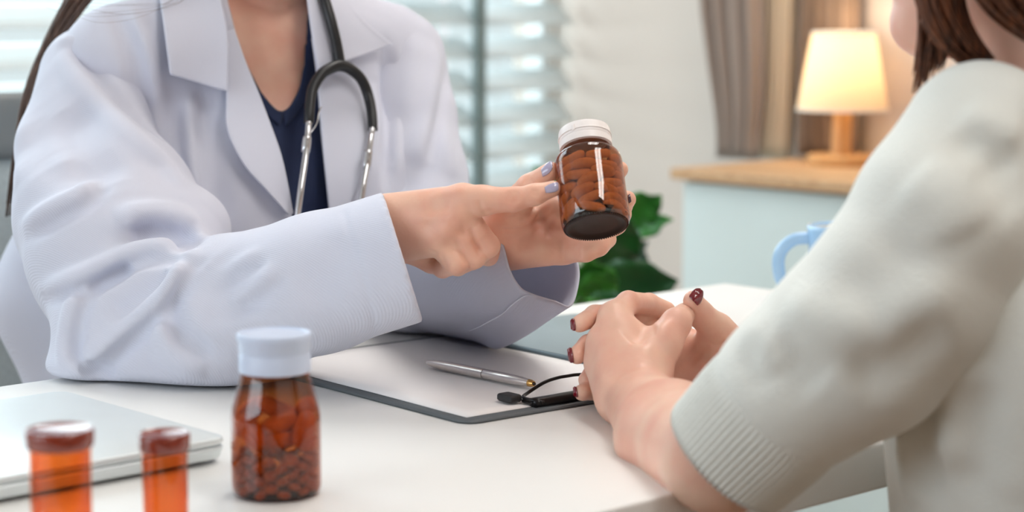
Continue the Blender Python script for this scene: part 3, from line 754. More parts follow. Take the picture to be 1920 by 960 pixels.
for k_ in range(11):
    a = -1.2 + k_ * 1.02 + pr.uniform(-.15, .15); rr = (R_ - .0085) if k_ % 3 else .006; z = .036 + .0085 * (k_ // 4) + pr.uniform(-.002, .002)
    R = np.array((Matrix.Rotation(a + 1.57, 3, 'Z') @ Matrix.Rotation(pr.uniform(-.9, .9), 3, 'Y')))
    put('capsule', gme, M4(R, fc + np.array([rr * math.cos(a), rr * math.sin(a), z])), 'large orange softgel capsule in the foreground bottle', 'capsule', 'softgels in the foreground bottle')

# two orange vials
orange = tinted_glass('orange_plastic', (249, 206, 164), .06, 1.46, dens=.5)
m_vcap = mat('red_brown_translucent_cap', (132, 46, 26), .16, spec=.6, coat=.6, var=.05)
def vial(px, ytop, w, Y, label):
    c = P(px, 700, Y); c[2] = TZ; s = Y / F; Rv = w / 2 * s; ztop = float(P(px, ytop, Y)[2]) - TZ
    r = empty('pill_vial', c, label, 'vial', 'orange pill vials on the desk')
    mesh('tube_wall', lathe([(.0005, .0012), (Rv * .9, .001), (Rv * .97, .0025), (Rv * .975, .006), (Rv, ztop - .006)], 64, c, closed=False), orange, r)
    mesh('inner_wall', lathe([(.0005, .003), (Rv * .9, .003), (Rv * .935, .006), (Rv * .94, ztop - .006)], 64, c, closed=False), orange, r)
    Rq = Rv * 1.12
    mesh('cap', lathe([(Rv * .95, ztop - .0105), (Rq * .94, ztop - .0105), (Rq * .985, ztop - .009), (Rq, ztop - .003), (Rq * .985, ztop - .0008), (Rq * .93, ztop), (Rq * .86, ztop - .0007), (.0005, ztop - .0012)], 64, c, closed=False), m_vcap, r, auto=50)
    return c, Rv
vial(108, 803, 118, 1.075, 'larger orange pill vial at the left edge of the desk')
vial(305, 811, 88, 1.135, 'smaller orange pill vial between the laptop and the amber bottle')
# ================================================================== the person in the lab coat
def px_of(p):
    q = p - CAM; z = q @ FWD; return 960 + F * (q @ RT) / z, 480 - F * (q @ UP) / z
def poly_sd(x, y, poly):
    """signed distance (pixels) to a closed outline, negative inside"""
    poly = np.asarray(poly, float); n = len(poly); d = np.full(len(x), 1e18); ins = np.zeros(len(x), bool)
    for i in range(n):
        a = poly[i]; b = poly[(i + 1) % n]; e = b - a; wx, wy = x - a[0], y - a[1]
        t = np.clip((wx * e[0] + wy * e[1]) / max(e @ e, 1e-9), 0, 1)
        d = np.minimum(d, (wx - e[0] * t) ** 2 + (wy - e[1] * t) ** 2)
        c = ((a[1] > y) != (b[1] > y)) & (x < (b[0] - a[0]) * (y - a[1]) / (b[1] - a[1] + 1e-12) + a[0]); ins ^= c
    d = np.sqrt(d); return np.where(ins, -d, d)
def carve(poly, Ymax):
    """cut an opening of this outline through the front of a garment"""
    def f(p):
        x, y = px_of(p); return np.maximum(poly_sd(x, y, poly) * p[:, 1] / F, p[:, 1] - Ymax)
    return f
J = lambda a: P(a[0], a[1], a[2])
def fingers(s, pts, rad, k=.004, kin=.002): return s.chain([J(a) for a in pts], rad, k, kin)

m_skin = mat('skin', (234, 192, 168), .42, var=.10, vscale=28, col2=(226, 168, 146), sss=.25, sss_scale=.003, spec=.42, bump=.10, bscale=420)
m_coat_cuff = mat('white_coat_twill_single', (215, 218, 233), .78, var=.01, spec=.22, sheen=.15, bump=.16, bscale=260, bumpkind='DIAGONAL', transl=.35)
m_coat = mat('white_coat_twill', (215, 218, 233), .78, var=.01, spec=.22, sheen=.15, bump=.16, bscale=260, bumpkind='DIAGONAL', transl=.04)
m_navy = mat('navy_scrub_cloth', (34, 46, 78), .75, var=.12, vscale=14, spec=.25, sheen=.2, bump=.12, bscale=500)
m_nail1 = mat('lavender_polish', (176, 172, 200), .16, var=.08, vscale=900, coat=.7, spec=.6)
m_hair = mat('brown_hair', (112, 86, 72), .42, var=.4, vscale=40, stretch=(6, 6, 1), col2=(62, 46, 38), spec=.5)

doc = empty('person', (-.26, 1.96, .48), 'person in a white lab coat pointing at the pill bottle in their other hand', 'person')
LD = np.array([.84, .54, 0]); LD /= np.linalg.norm(LD); FD = np.array([LD[1], -LD[0], 0])
CH = np.array([-.243, 1.935, .88])
RSH = P(172, 128, 1.86); LSH = P(752, 112, 2.01); NB = P(492, 10, 1.955)
def torso(s, inf, sh=True):
    for sd in (-1, 1):
        s.cone(np.array([-.26, 1.98, .50]) + LD * sd * .07, CH + LD * sd * .062 + np.array([0, 0, -.02]), .118 + inf, .098 + inf, .06)
    s.ell(CH + FD * .055 + LD * .058 + np.array([0, 0, -.03]), (.062 + inf, .062 + inf, .066 + inf), k=.05)
    s.ell(CH + FD * .055 - LD * .058 + np.array([0, 0, -.03]), (.062 + inf, .062 + inf, .066 + inf), k=.05)
    if sh:
        s.cone(RSH + [.03, 0, 0], NB + [0, 0, -.035], .045 + inf, .05 + inf, .05); s.cone(LSH + [-.02, 0, 0], NB + [0, 0, -.035], .043 + inf, .05 + inf, .05)
    s.cone(CH, NB + [0, .0, -.045], .09 + inf, .07 + inf, .05)
    return s
# ---- skin: chest, neck and head
sk = torso(SDF(), -.004)
HC_D = P(470, -235, 1.94)
sk.cone(NB + [0, .01, -.05], HC_D + [0, .015, -.05], .058, .052, .035)
def head(s, c, f, k=.018):
    l = np.array([-f[1], f[0], 0]); u = np.array([0, 0, 1.0]); R = np.column_stack([f, l, u])
    s.ell(c + u * .028 - f * .012, (.096, .074, .088), R, k)
    s.cone(c + f * .045 - u * .02, c + f * .066 - u * .088, .050, .026, k)
    s.ell(c + f * .074 - u * .098, (.020, .024, .018), R, .016)
    for e in (-1, 1):
        s.cone(c + l * e * .052 - u * .045 - f * .01, c + f * .055 + l * e * .012 - u * .095, .022, .016, .02)      # jaw
        s.ell(c + f * .062 + l * e * .036 - u * .025, (.022, .026, .024), R, .016)                                   # cheek
        s.ell(c + f * .089 + l * e * .032 + u * .006, (.012, .016, .010), R, .008, sub=True)                          # eye socket
        s.ell(c + f * .078 + l * e * .032 + u * .005, (.013, .013, .011), R, .003)                                    # eyeball under lids
        s.ell(c - f * .006 + l * e * .074 - u * .008, (.016, .007, .030), R, .006)                                    # ear
    s.cone(c + f * .086 + u * .012, c + f * .107 - u * .026, .008, .010, .010)                                        # nose
    s.ell(c + f * .092 - u * .062, (.010, .022, .0055), R, .005); s.ell(c + f * .090 - u * .072, (.010, .019, .006), R, .005)
    s.disp([c + f * .1 + l * y - u * .067 for y in (-.02, 0, .02)], .003, -.003)
    return s
head(sk, HC_D, FD)
sk.stroke([(455, 70), (500, 110), (535, 150)], .012, .002); sk.stroke([(528, 120), (530, 200)], .012, -.003)
sk.stroke([(470, 20), (520, 100)], .010, .003)

# ---- hands
rh = SDF()                                                          # pointing hand
rh.cone(P(520, 545, 1.575), P(735, 432, 1.525), .030, .021, .01)
rh.cone(P(728, 402, 1.526), P(866, 376, 1.501), .0165, .0122, .008)
rh.cone(P(735, 420, 1.522), P(858, 403, 1.495), .0165, .0118, .008)
rh.cone(P(742, 440, 1.520), P(838, 431, 1.496), .0165, .0115, .008)
rh.cone(P(750, 452, 1.524), P(818, 456, 1.503), .0150, .0112, .008)
rh.cone(P(735, 425, 1.535), P(840, 420, 1.518), .018, .013, .012)    # palm side
fingers(rh, [(868, 376, 1.499), (905, 376, 1.492), (963, 374, 1.487), (1003, 365, 1.486), (1037, 354, 1.487)], [.0124, .0112, .0089, .0078, .0062], .006, .004)
fingers(rh, [(866, 403, 1.496), (914, 461, 1.503), (884, 486, 1.524), (856, 478, 1.534)], [.0116, .0094, .0084, .0074], .0020, .002)
fingers(rh, [(846, 430, 1.496), (889, 482, 1.500), (858, 498, 1.525), (832, 486, 1.536)], [.0110, .0090, .0080, .0072], .0016, .002)
fingers(rh, [(822, 455, 1.501), (856, 491, 1.496), (830, 502, 1.522), (804, 488, 1.536)], [.0106, .0094, .0080, .0070], .0016, .002)
rh.cone(P(765, 462, 1.530), P(806, 490, 1.533), .013, .0085, .006)   # heel of the palm
rh.cone(P(745, 420, 1.545), P(800, 420, 1.552), .014, .011, .008); rh.cone(P(800, 420, 1.552), P(858, 440, 1.545), .0105, .0082, .004)   # thumb folded on the far side
for q in ((872, 366), (858, 401), (833, 430), (815, 455)): rh.stroke([q], .0085, .0022)                # knuckles
rh.stroke([(848, 385), (830, 392), (800, 402)], .006, -.0012); rh.stroke([(840, 417), (815, 422), (785, 425)], .006, -.0012)
rh.stroke([(875, 356), (840, 362), (800, 372)], .004, .0012); rh.stroke([(855, 402), (815, 408), (775, 410)], .004, .0009)
for dx in (-9, -5.5, -2, 1.5, 5, 8.5):                                                                # finger joint wrinkles
    w = 8 + 6 * math.cos(dx / 10 * 1.4)
    rh.stroke([(962 + dx, 366 - w * .9), (960.5 + dx * 1.15, 370), (962 + dx, 370 + w)], .0013, -.0012)
for dx in (-5, -1.5, 2, 5.5): rh.stroke([(1003 + dx, 354), (1002 + dx, 361), (1003 + dx, 370)], .0012, -.0010)
rh.stroke([(882, 426), (887, 444), (894, 462), (902, 480)], .0018, -.0035); rh.stroke([(855, 448), (861, 463), (869, 479), (877, 494)], .0018, -.0035)
rh.stroke([(897, 372), (901, 388), (908, 400), (914, 408)], .0022, -.0030); rh.stroke([(828, 476), (832, 490), (838, 504)], .0016, -.0016)
rh.stroke([(905, 402), (912, 398), (925, 398)], .003, -.0015)
rh.stroke([(872, 436), (884, 452)], .006, .0012); rh.stroke([(895, 420), (912, 444)], .006, .0015)
rh.stroke([(806, 478), (815, 481), (822, 487), (828, 492)], .0014, -.0014); rh.stroke([(800, 468), (812, 472), (822, 478)], .0014, -.0008)

lh = SDF()                                                          # holding hand
lh.cone(P(840, 520, 1.74), P(920, 462, 1.600), .030, .0225, .01)
lh.cone(P(915, 452, 1.600), P(945, 440, 1.575), .022, .020, .012)
lh.cone(P(930, 440, 1.575), P(1040, 398, 1.556), .0150, .0118, .012)
lh.cone(P(930, 452, 1.578), P(1055, 422, 1.560), .0150, .0118, .012)
lh.cone(P(932, 464, 1.576), P(1060, 446, 1.556), .0140, .0114, .012)
lh.cone(P(938, 470, 1.570), P(1056, 468, 1.546), .0132, .0112, .012)
lh.cone(P(945, 462, 1.556), P(1010, 462, 1.543), .0155, .0120, .014)  # heel under the little finger
lh.cone(P(935, 432, 1.562), P(968, 400, 1.540), .0170, .0150, .012)   # ball of the thumb
fingers(lh, [(935, 425, 1.562), (958, 388, 1.535), (993, 350, 1.517), (1033, 321, 1.506)], [.0140, .0122, .0094, .0072], .010, .004)
fingers(lh, [(1056, 468, 1.546), (1098, 469, 1.530), (1122, 461, 1.530), (1140, 449, 1.538)], [.0112, .0090, .0080, .0068], .005, .003)
fingers(lh, [(1060, 446, 1.556), (1118, 441, 1.550), (1155, 420, 1.546), (1168, 402, 1.538)], [.0112, .0092, .0082, .0070], .004, .003)
fingers(lh, [(1055, 422, 1.560), (1125, 405, 1.562), (1166, 386, 1.549), (1176, 374, 1.536)], [.0115, .0092, .0080, .0070], .004, .003)
fingers(lh, [(1040, 398, 1.556), (1110, 360, 1.566), (1148, 332, 1.558), (1162, 318, 1.548)], [.0115, .0090, .0080, .0068], .004, .003)
lh.stroke([(935, 431), (960, 432), (987, 426), (1015, 406), (1034, 384)], .0022, -.0032, Y1=1.62)
lh.stroke([(1026, 448), (1030, 428), (1040, 405)], .0018, -.0020, Y1=1.62)
lh.stroke([(1056, 447), (1054, 470), (1057, 494)], .0020, -.0028, Y1=1.62); lh.stroke([(1086, 455), (1083, 472), (1086, 492)], .0018, -.0028, Y1=1.62)
for o_ in (0, 8, 16, 24, 32): lh.stroke([(936 + o_ * .6, 410 + o_ * .5), (966 + o_ * .6, 407 - o_ * .1), (1000 + o_ * .5, 392 - o_ * .4)], .0014, -.0010, Y1=1.62)
for dx in (-5, -1, 3): lh.stroke([(988 + dx, 332 - dx), (993 + dx, 342 - dx), (1000 + dx, 350 - dx)], .0011, -.0006, Y1=1.62)

def bb(pts, pad):
    a = np.array([J(q) for q in pts]); return a.min(0) - pad, a.max(0) + pad
sk_m = sk.mesh((-.50, 1.72, .56), (-.02, 2.12, 1.34), .005, 2)
rh_m = rh.mesh(*bb([(520, 545, 1.575), (735, 350, 1.52), (1045, 350, 1.48), (850, 515, 1.56)], .03), .0010, 1)
lh_m = lh.mesh(*bb([(840, 520, 1.74), (930, 400, 1.6), (1045, 310, 1.5), (1180, 470, 1.58)], .03), .0012, 1)
arm_r = SDF().chain([P(175, 150, 1.86), P(240, 590, 1.645), P(520, 545, 1.575)], [.045, .036, .0295], .02).mesh((-.52, 1.5, .72), (-.1, 1.95, 1.1), .006, 2)
arm_l = SDF().chain([P(752, 130, 2.0), P(790, 545, 1.86), P(842, 520, 1.742)], [.042, .034, .0295], .02).mesh((-.22, 1.66, .72), (.02, 2.1, 1.1), .006, 2)
body = mesh('body', join(sk_m, rh_m, lh_m, arm_r, arm_l), m_skin, doc)

def nail(sdf, A, B, m, parent, off=.0006, n=9, k=7, label=None, Y0=1.3, Y1=1.65):
    G = between(A, B, n, k); c = np.linspace(-1, 1, k)[None, :]; e = np.linspace(-1, 1, n)[:, None]
    V = drape(G, sdf, off * (1 - .5 * np.maximum(np.abs(c), 0) ** 4 + 0 * e), Y0, Y1, 1)
    return mesh('fingernail', gridmesh(V), m, parent, thick=.0007, sub=1, label=label)
nail(rh, [(1021, 351), (1030, 345), (1042, 341), (1047, 342)], [(1023, 362), (1032, 362), (1042, 360), (1048, 356)], m_nail1, body)
nail(lh, [(1014, 318), (1022, 309), (1032, 301), (1036, 303)], [(1017, 332), (1025, 329), (1033, 322), (1036, 315)], m_nail1, body)
nail(lh, [(1177, 366), (1181, 363)], [(1179, 382), (1184, 378)], mat('dark_polish', (70, 40, 56), .25, coat=.5), body)

# ---- navy scrub top with a V neck
VN = [(400, -90), (446, 78), (470, 135), (490, 172), (512, 200), (528, 213), (545, 196), (560, 168), (570, 120), (574, 40), (576, -90)]
sb = torso(SDF(), .001); sb.func(carve(VN, 2.02), .002, sub=True); sb.half(NB + [0, 0, .03], (0, 0, 1)); sb.func(lambda p: 40 * p[:, 1] / F - np.abs(px_of(p)[0] - 545) * p[:, 1] / F + 60 * p[:, 1] / F, .004, sub=True)
sb.stroke([(585, 60), (590, 150), (560, 215), (540, 300), (548, 390)], .006, -.004); sb.stroke([(600, 240), (585, 330), (590, 390)], .010, .005); sb.stroke([(565, 250), (560, 380)], .008, -.003)
scrub = mesh('scrub_top', sb.mesh((-.48, 1.74, .52), (-.04, 2.12, 1.10), .0042, 2), m_navy, doc)
for A, B in (([(442, 70), (468, 134), (489, 174), (512, 203), (530, 217)], [(436, 92), (458, 146), (478, 186), (500, 216), (524, 236)]),
             ([(574, 20), (571, 120), (561, 168), (546, 196), (528, 214)], [(590, 20), (588, 126), (578, 178), (562, 208), (534, 240)])):
    G = between(A, B, 30, 6); mesh('neck_band', gridmesh(drape(G, sb, .002, 1.6, 2.1, 2)), m_navy, scrub, thick=.002, sub=1)

# ---- the coat
OP = [(405, -90), (446, 78), (485, 175), (525, 280), (547, 398), (556, 560), (650, 560), (616, 392), (601, 250), (594, 136), (586, 88), (572, -90)]
ct = torso(SDF(), .016)
ct.cone(P(140, 330, 1.95), P(112, 560, 1.93), .040, .054, .05); ct.cone(P(112, 560, 1.93), P(160, 760, 1.93), .054, .05, .05)
ct.cone(P(640, 330, 1.98), P(690, 600, 1.99), .09, .11, .05)
# folds of the front panels
ct.fold([(232, -10), (256, 50), (276, 110), (288, 190), (300, 290), (330, 380)], .010, .009, 1)
ct.stroke([(206, 0), (232, 45), (254, 95), (270, 155), (283, 235)], .008, -.010)
ct.fold([(352, 165), (359, 250), (366, 330), (372, 420)], .010, .009, -1); ct.stroke([(396, 190), (402, 300), (410, 420)], .014, -.011)
ct.stroke([(325, 160), (330, 290), (345, 400)], .014, -.005)
ct.stroke([(430, 280), (480, 360), (520, 430)], .010, -.006)
ct.fold([(742, 70), (748, 180), (745, 280), (740, 360)], .009, .009, 1); ct.stroke([(722, 90), (728, 210), (724, 370)], .006, -.008)
ct.stroke([(690, 150), (700, 250), (690, 370)], .012, .005)
ct.stroke([(208, 5), (192, 45), (174, 80)], .0026, -.0022); ct.stroke([(660, 5), (690, 20), (740, 40)], .002, -.001)
ct.func(carve(OP, 2.0), .002, sub=True); ct.half(NB + [0, 0, .035], (0, 0, 1), .01)
coat = mesh('coat', ct.mesh((-.58, 1.72, .50), (.06, 2.16, 1.12), .0042, 2), m_coat, doc)

# right sleeve (nearer the window), resting on the desk
rs = SDF()
rs.chain([P(178, 150, 1.86), P(163, 283, 1.80), P(200, 400, 1.74), P(222, 480, 1.695), P(242, 590, 1.647)], [.052, .062, .080, .077, .062], .012)
rs.chain([P(242, 590, 1.647), P(420, 580, 1.605), P(600, 530, 1.565), P(800, 468, 1.520)], [.062, .0590, .0545, .0525], .012)
rs.ell(P(190, 690, 1.63), (.045, .04, .016), k=.03); rs.ell(P(400, 690, 1.605), (.07, .04, .018), k=.03)
rs.cone(P(300, 500, 1.66), P(360, 430, 1.70), .045, .033, .03)
S = rs.stroke; FO = rs.fold
FO([(104, 80), (140, 77), (175, 86), (218, 112), (262, 148), (284, 205)], .008, .0101, -1)               # sleeve head over the shoulder
FO([(112, 92), (150, 150), (200, 208), (258, 262), (322, 322), (364, 392)], .012, .0145, -1)             # long diagonal fold
S([(62, 150), (84, 230), (104, 300)], .022, -.008); S([(46, 190), (40, 270), (36, 350)], .012, .005)
S([(128, 190), (165, 270), (200, 345)], .018, -.013)
FO([(40, 425), (100, 388), (150, 362), (188, 318)], .009, .0145, 1)
S([(70, 300), (120, 320), (160, 300)], .014, -.005)
FO([(210, 418), (280, 398), (345, 410), (380, 446)], .011, .0159, 1)
S([(240, 440), (285, 443), (330, 450), (366, 460)], .011, -.022)                                        # deep crease in the crook
FO([(58, 548), (120, 528), (190, 500), (255, 468), (320, 462), (376, 474)], .008, .0174, 1)
S([(160, 550), (205, 522), (250, 496)], .008, -.020)
FO([(150, 535), (130, 590), (120, 655), (130, 697)], .008, .0130, -1)
FO([(146, 692), (200, 642), (262, 590), (322, 530), (374, 474)], .009, .0188, 1)
S([(146, 697), (172, 690), (215, 694)], .008, -.020)
S([(200, 615), (262, 555), (320, 505)], .014, -.012)
FO([(290, 560), (296, 610), (318, 650), (360, 684), (410, 700)], .012, .0101, -1)
S([(380, 500), (420, 545), (450, 610)], .022, -.009)
FO([(395, 530), (440, 500), (500, 462)], .007, .0043, 1); FO([(430, 570), (480, 535), (530, 495)], .008, .0043, 1); S([(560, 570), (620, 505), (660, 440)], .018, -.004)
FO([(380, 467), (350, 484), (322, 520), (304, 560), (302, 610), (318, 650), (352, 682)], .007, .009, -1)
S([(242, 438), (285, 440), (325, 447), (362, 459)], .008, -.017); S([(168, 546), (205, 520), (250, 496)], .006, -.013); S([(120, 200), (150, 290), (190, 380)], .014, -.005)
S([(640, 384), (655, 440), (680, 520), (704, 620)], .0020, -.0018, fade=False)                          # hem seam
axr = P(800, 468, 1.520) - P(600, 530, 1.565); axr /= np.linalg.norm(axr)
rs.cone(P(738, 487, 1.534), P(860, 450, 1.506), .0435, .0455, .002, sub=True)
rr_ = ray(np.array(756.), np.array(482.)); rr_ = rr_ / np.linalg.norm(rr_); axc = axr - rr_ * axr.dot(rr_); rs.half(P(756, 482, 1.530), axc, .001)
rs.half((0, 0, .7515), (0, 0, -1), .012)
mesh('sleeve', rs.mesh((-.56, 1.44, .744), (-.05, 1.97, 1.06), .0026, 1), m_coat, coat)

# left sleeve: upper arm, then the wide cuff around the holding hand
ls = SDF().chain([P(742, 112, 2.01), P(756, 220, 1.975), P(768, 335, 1.935), P(790, 540, 1.865)], [.051, .052, .056, .056], .010)
ls.fold([(815, 80), (812, 150), (795, 240), (770, 345)], .010, .009, -1); ls.stroke([(780, 60), (775, 140), (760, 240)], .012, .005); ls.stroke([(810, 200), (840, 290), (850, 340)], .010, .004)
ls.stroke([(745, 360), (775, 330), (790, 290)], .012, -.008)
ls.half((0, 0, .7515), (0, 0, -1), .012)
mesh('sleeve', ls.mesh((-.24, 1.78, .74), (.04, 2.1, 1.07), .0036, 2), m_coat, coat)
R0 = [(924, 396, 1.575), (933, 428, 1.550), (945, 468, 1.536), (956, 508, 1.532), (976, 540, 1.535), (1003, 554, 1.540), (1040, 565, 1.555), (1068, 574, 1.578), (1081, 545, 1.61), (1084, 500, 1.635), (1062, 440, 1.65), (1000, 395, 1.62)]
R1 = [(884, 400, 1.615), (888, 440, 1.590), (897, 490, 1.578), (906, 536, 1.574), (918, 572, 1.577), (938, 596, 1.590), (950, 622, 1.620), (945, 649, 1.690), (1008, 602, 1.70), (1016, 520, 1.72), (990, 440, 1.72), (935, 396, 1.665)]
R2 = [(815, 425, 1.70), (812, 465, 1.680), (815, 510, 1.668), (822, 552, 1.665), (832, 585, 1.670), (848, 608, 1.690), (868, 628, 1.74), (900, 638, 1.785), (930, 600, 1.80), (930, 530, 1.81), (905, 460, 1.80), (855, 425, 1.755)]
R3 = [(735, 470, 1.815), (728, 500, 1.80), (728, 530, 1.79), (732, 560, 1.785), (740, 585, 1.79), (756, 605, 1.805), (780, 618, 1.835), (815, 618, 1.86), (840, 590, 1.89), (845, 540, 1.90), (825, 490, 1.895), (775, 466, 1.855)]
Lp = [np.array([J(a) for a in R]) for R in (R3, R2, R1, R0)]
cuff = mesh('cuff', loft(Lp, 96, 40), m_coat_cuff, coat, thick=.0018)
# the hem line sewn round that cuff
an_ = catmull(np.array([J(a) for a in [(1003, 554, 1.5385), (984, 555, 1.540), (962, 570, 1.551), (942, 588, 1.570), (922, 600, 1.588), (900, 612, 1.620), (880, 620, 1.655)]]), 40)
mesh('hem_seam', tube(an_ + np.array([0, -.0016, 0]), [.0003, .0006, .0007, .0006, .0003], 8), m_coat, cuff)

# collar and lapels lie on the coat
full = torso(SDF(), .017)
def sheet(nm, A, B, off, n=36, m=14, lift=0.0, par=None, seam=False):
    G = between(A, B, n, m, True); t = np.linspace(0, 1, m)[None, :]
    V = drape(G, full, off + lift * t + 0 * G[..., 0], 1.6, 2.1, 4)
    return mesh(nm, gridmesh(V), m_coat, par or coat, thick=.0022, sub=1)
sheet('lapel', [(438, 50), (462, 118), (486, 175), (510, 238), (528, 290), (540, 345), (549, 402)], [(416, 60), (421, 120), (424, 176), (425, 242), (456, 308), (495, 352), (542, 404)], .004, lift=.006)
sheet('lapel', [(583, 70), (592, 136), (598, 200), (603, 260), (610, 330), (617, 394)], [(640, 70), (672, 132), (694, 190), (700, 250), (680, 330), (652, 394)], .004, lift=.005)
def collar(rowsA, rowsB, off, lift, n=30, m=20):
    G = between(rowsA, rowsB, n, m, True); t = np.linspace(0, 1, n)[:, None]
    V = drape(G, full, off + lift * t + 0 * G[..., 0], 1.6, 2.1, 5)
    return mesh('collar', gridmesh(V), m_coat, coat, thick=.0026, sub=1)
collar([(296, -60), (300, 0), (308, 62), (318, 140)], [(408, -60), (416, 0), (428, 70), (427, 173)], .010, .010)
collar([(570, -60), (575, 0), (586, 80), (596, 134)], [(620, -60), (650, -2), (690, 46), (738, 84)], .010, .008)

# ---- hair falling behind the shoulder, and the head's hair
def bundle(path, rads, count, r, seed, parent, m, flat=.5, n=26, name='hair', cohere=.35):
    g = np.random.default_rng(seed); c = catmull(np.array([J(a) for a in path]), n); w = np.interp(np.linspace(0, 1, n), np.linspace(0, 1, len(rads)), rads)
    parts = []
    for i in range(count):
        a = g.uniform(0, 6.28); q = math.sqrt(g.uniform(0, 1)); tw = g.uniform(-cohere, cohere)
        t = np.linspace(0, 1, n); dx = w * q * np.cos(a + tw * 3 * t); dy = w * q * np.sin(a + tw * 3 * t) * flat
        e = int(n * g.uniform(.8, 1)) if count > 12 else n
        pth = c + dx[:, None] * np.array([1, 0, .25]) + dy[:, None] * np.array([0, 1, 0])
        parts.append(tube(pth[:e], [r * .7, r, r, r * .35], 5))
    return join(*parts)
hair = mesh('hair', bundle([(330, -260, 1.98), (200, -60, 1.95), (148, 0, 1.935), (92, 90, 1.93), (58, 170, 1.925), (42, 240, 1.925), (26, 340, 1.93), (12, 430, 1.94)], [.05, .03, .016, .009, .007, .006, .005, .003], 90, .0011, 3, doc, m_hair), m_hair, doc)
hs = SDF(); hl = np.array([-FD[1], FD[0], 0]); HRm = np.column_stack([FD, hl, [0, 0, 1.0]])
hs.ell(HC_D + [0, 0, .036] - FD * .02, (.104, .084, .092), HRm); hs.cone(HC_D - FD * .05, HC_D - FD * .07 + [0, 0, -.14], .07, .045, .03)
hs.ell(HC_D + FD * .085 - np.array([0, 0, .03]), (.075, .058, .085), HRm, .01, sub=True)
mesh('hair_cap', hs.mesh(HC_D - .16, HC_D + .16, .006, 2), m_hair, hair)
g_ = np.random.default_rng(11); fly = []
for i in range(6):
    x0 = 345 + g_.uniform(0, 30); e_ = g_.uniform(10, 60); fl_ = np.array([(x0, -30), (x0 - 20 - i * 6, 4 + i), (x0 - 70 - i * 12, e_ * .6), (x0 - 130 - i * 18, e_ * .75), (x0 - 190 - i * 16, e_ * .4)])
    q = catmull(fl_, 20); Y = full.hit(q[:, 0], np.maximum(q[:, 1], -20), 1.6, 2.1); Y = np.where(np.isnan(Y), np.nanmean(Y), Y)
    fly.append(tube(P(q[:, 0], q[:, 1], Y - .022), .00012, 4))
mesh('loose_hair', join(*fly), m_hair, hair)

# ---- stethoscope round the neck
m_rub = mat('black_rubber_tube', (30, 31, 34), .38, spec=.5, var=.05); m_chr = mat('chrome', (205, 206, 210), .16, metal=1.0)
st0 = P(637, 120, 1.80)
ste = empty('stethoscope', st0, 'black tubed stethoscope with chrome ear tubes hanging round the neck on the coat', 'stethoscope')
def on_coat(pts, off, n):
    q = catmull(np.array(pts, float), n); Y = full.hit(q[:, 0], q[:, 1], 1.6, 2.1); Y = np.where(np.isnan(Y), np.nanmean(Y), Y)
    for _ in range(6): Y = np.convolve(np.pad(Y, 2, mode='edge'), np.ones(5) / 5, 'valid')
    return P(q[:, 0], q[:, 1], Y - off)
main = on_coat([(592, -60), (606, -10), (620, 38), (630, 78), (636, 112), (637, 126)], .026, 30)
mesh('tube', tube(main, [.0052, .0052, .0052, .0056], 16), m_rub, ste)
yk = on_coat([(579, 232), (581, 200), (586, 168), (602, 140), (622, 127), (638, 123), (656, 129), (677, 148), (690, 178), (697, 212), (699, 245)], .029, 60)
mesh('yoke', tube(yk, [.0048, .0050, .0052, .0056, .0052, .0050, .0048], 16), m_rub, ste)
for pts, cn in (([(579, 228), (576, 262), (572, 300), (565, 350), (558, 402), (552, 440)], [(576, 256), (573, 286)]), ([(698, 240), (694, 268), (688, 308), (681, 350), (674, 400), (668, 440)], [(691, 282), (686, 318)])):
    mt = mesh('ear_tube', tube(on_coat(pts, .029, 40), .0030, 14), m_chr, ste)
    mesh('ear_tube_sleeve', tube(on_coat(cn, .029, 8), [.0040, .0043, .0043, .0040], 14), m_chr, ste)
    e_ = on_coat(pts, .029, 40)[-1]; mesh('ear_tip', lathe([(.001, -.009), (.0045, -.007), (.006, 0), (.0035, .006), (.001, .007)], 16, e_), m_rub, mt)
mesh('spring', tube(on_coat([(603, 200), (598, 210), (594, 230), (586, 244), (581, 250)], .030, 20), .0011, 8, flat=.6), m_chr, ste)

# ---- the chair behind
CHC = np.array([-.325, 2.10, 0.0])
chair = empty('office_chair', CHC, 'grey mesh-backed office chair behind the person in the lab coat', 'chair')
m_mesh = mat('grey_chair_mesh', (196, 206, 206), .8, var=.12, vscale=220, bump=.5, bscale=300); m_plas = mat('grey_chair_plastic', (134, 138, 138), .5)
bk = lambda s, z, o=0.0: CHC + LD * s - FD * (.07 + .10 * (z - .5) - .25 * s * s + o) + np.array([0, 0, z])
G = np.array([[bk(s, z) for s in np.linspace(-.255, .255, 17)] for z in np.linspace(.52, .90, 15)])
mesh('mesh_panel', gridmesh(G), m_mesh, chair, thick=.004)
G = np.array([[bk(s, z) for s in np.linspace(-.258, .258, 17)] for z in np.linspace(.895, .968, 5)])
mesh('top_rail', gridmesh(G), m_plas, chair, thick=.022, sub=1)
loop = [bk(s, z, .006) for s, z in [(-.255, .94), (-.262, .75), (-.245, .55), (-.15, .50), (0, .49), (.15, .50), (.245, .55), (.262, .75), (.255, .94)]]
mesh('back_frame', tube(catmull(loop, 60), .012, 10), m_plas, chair)
mesh('seat', slab(CHC + np.array([0, 0, .42]) - LD * .25 - FD * .05, FD, LD, .48, .50, .07, .06, bev=.015), mat('seat_fabric', (110, 116, 120), .9, var=.1, vscale=120), chair, auto=40)
mesh('spine', tube(catmull([bk(0, .80, .03), bk(0, .6, .05), CHC - FD * .06 + [0, 0, .44], CHC + FD * .12 + [0, 0, .41]], 20), .02, 10), m_plas, chair)
mesh('gas_column', lathe([(.03, .09), (.03, .24), (.018, .24), (.018, .42)], 24, CHC + FD * .17), m_chr, chair, auto=40)
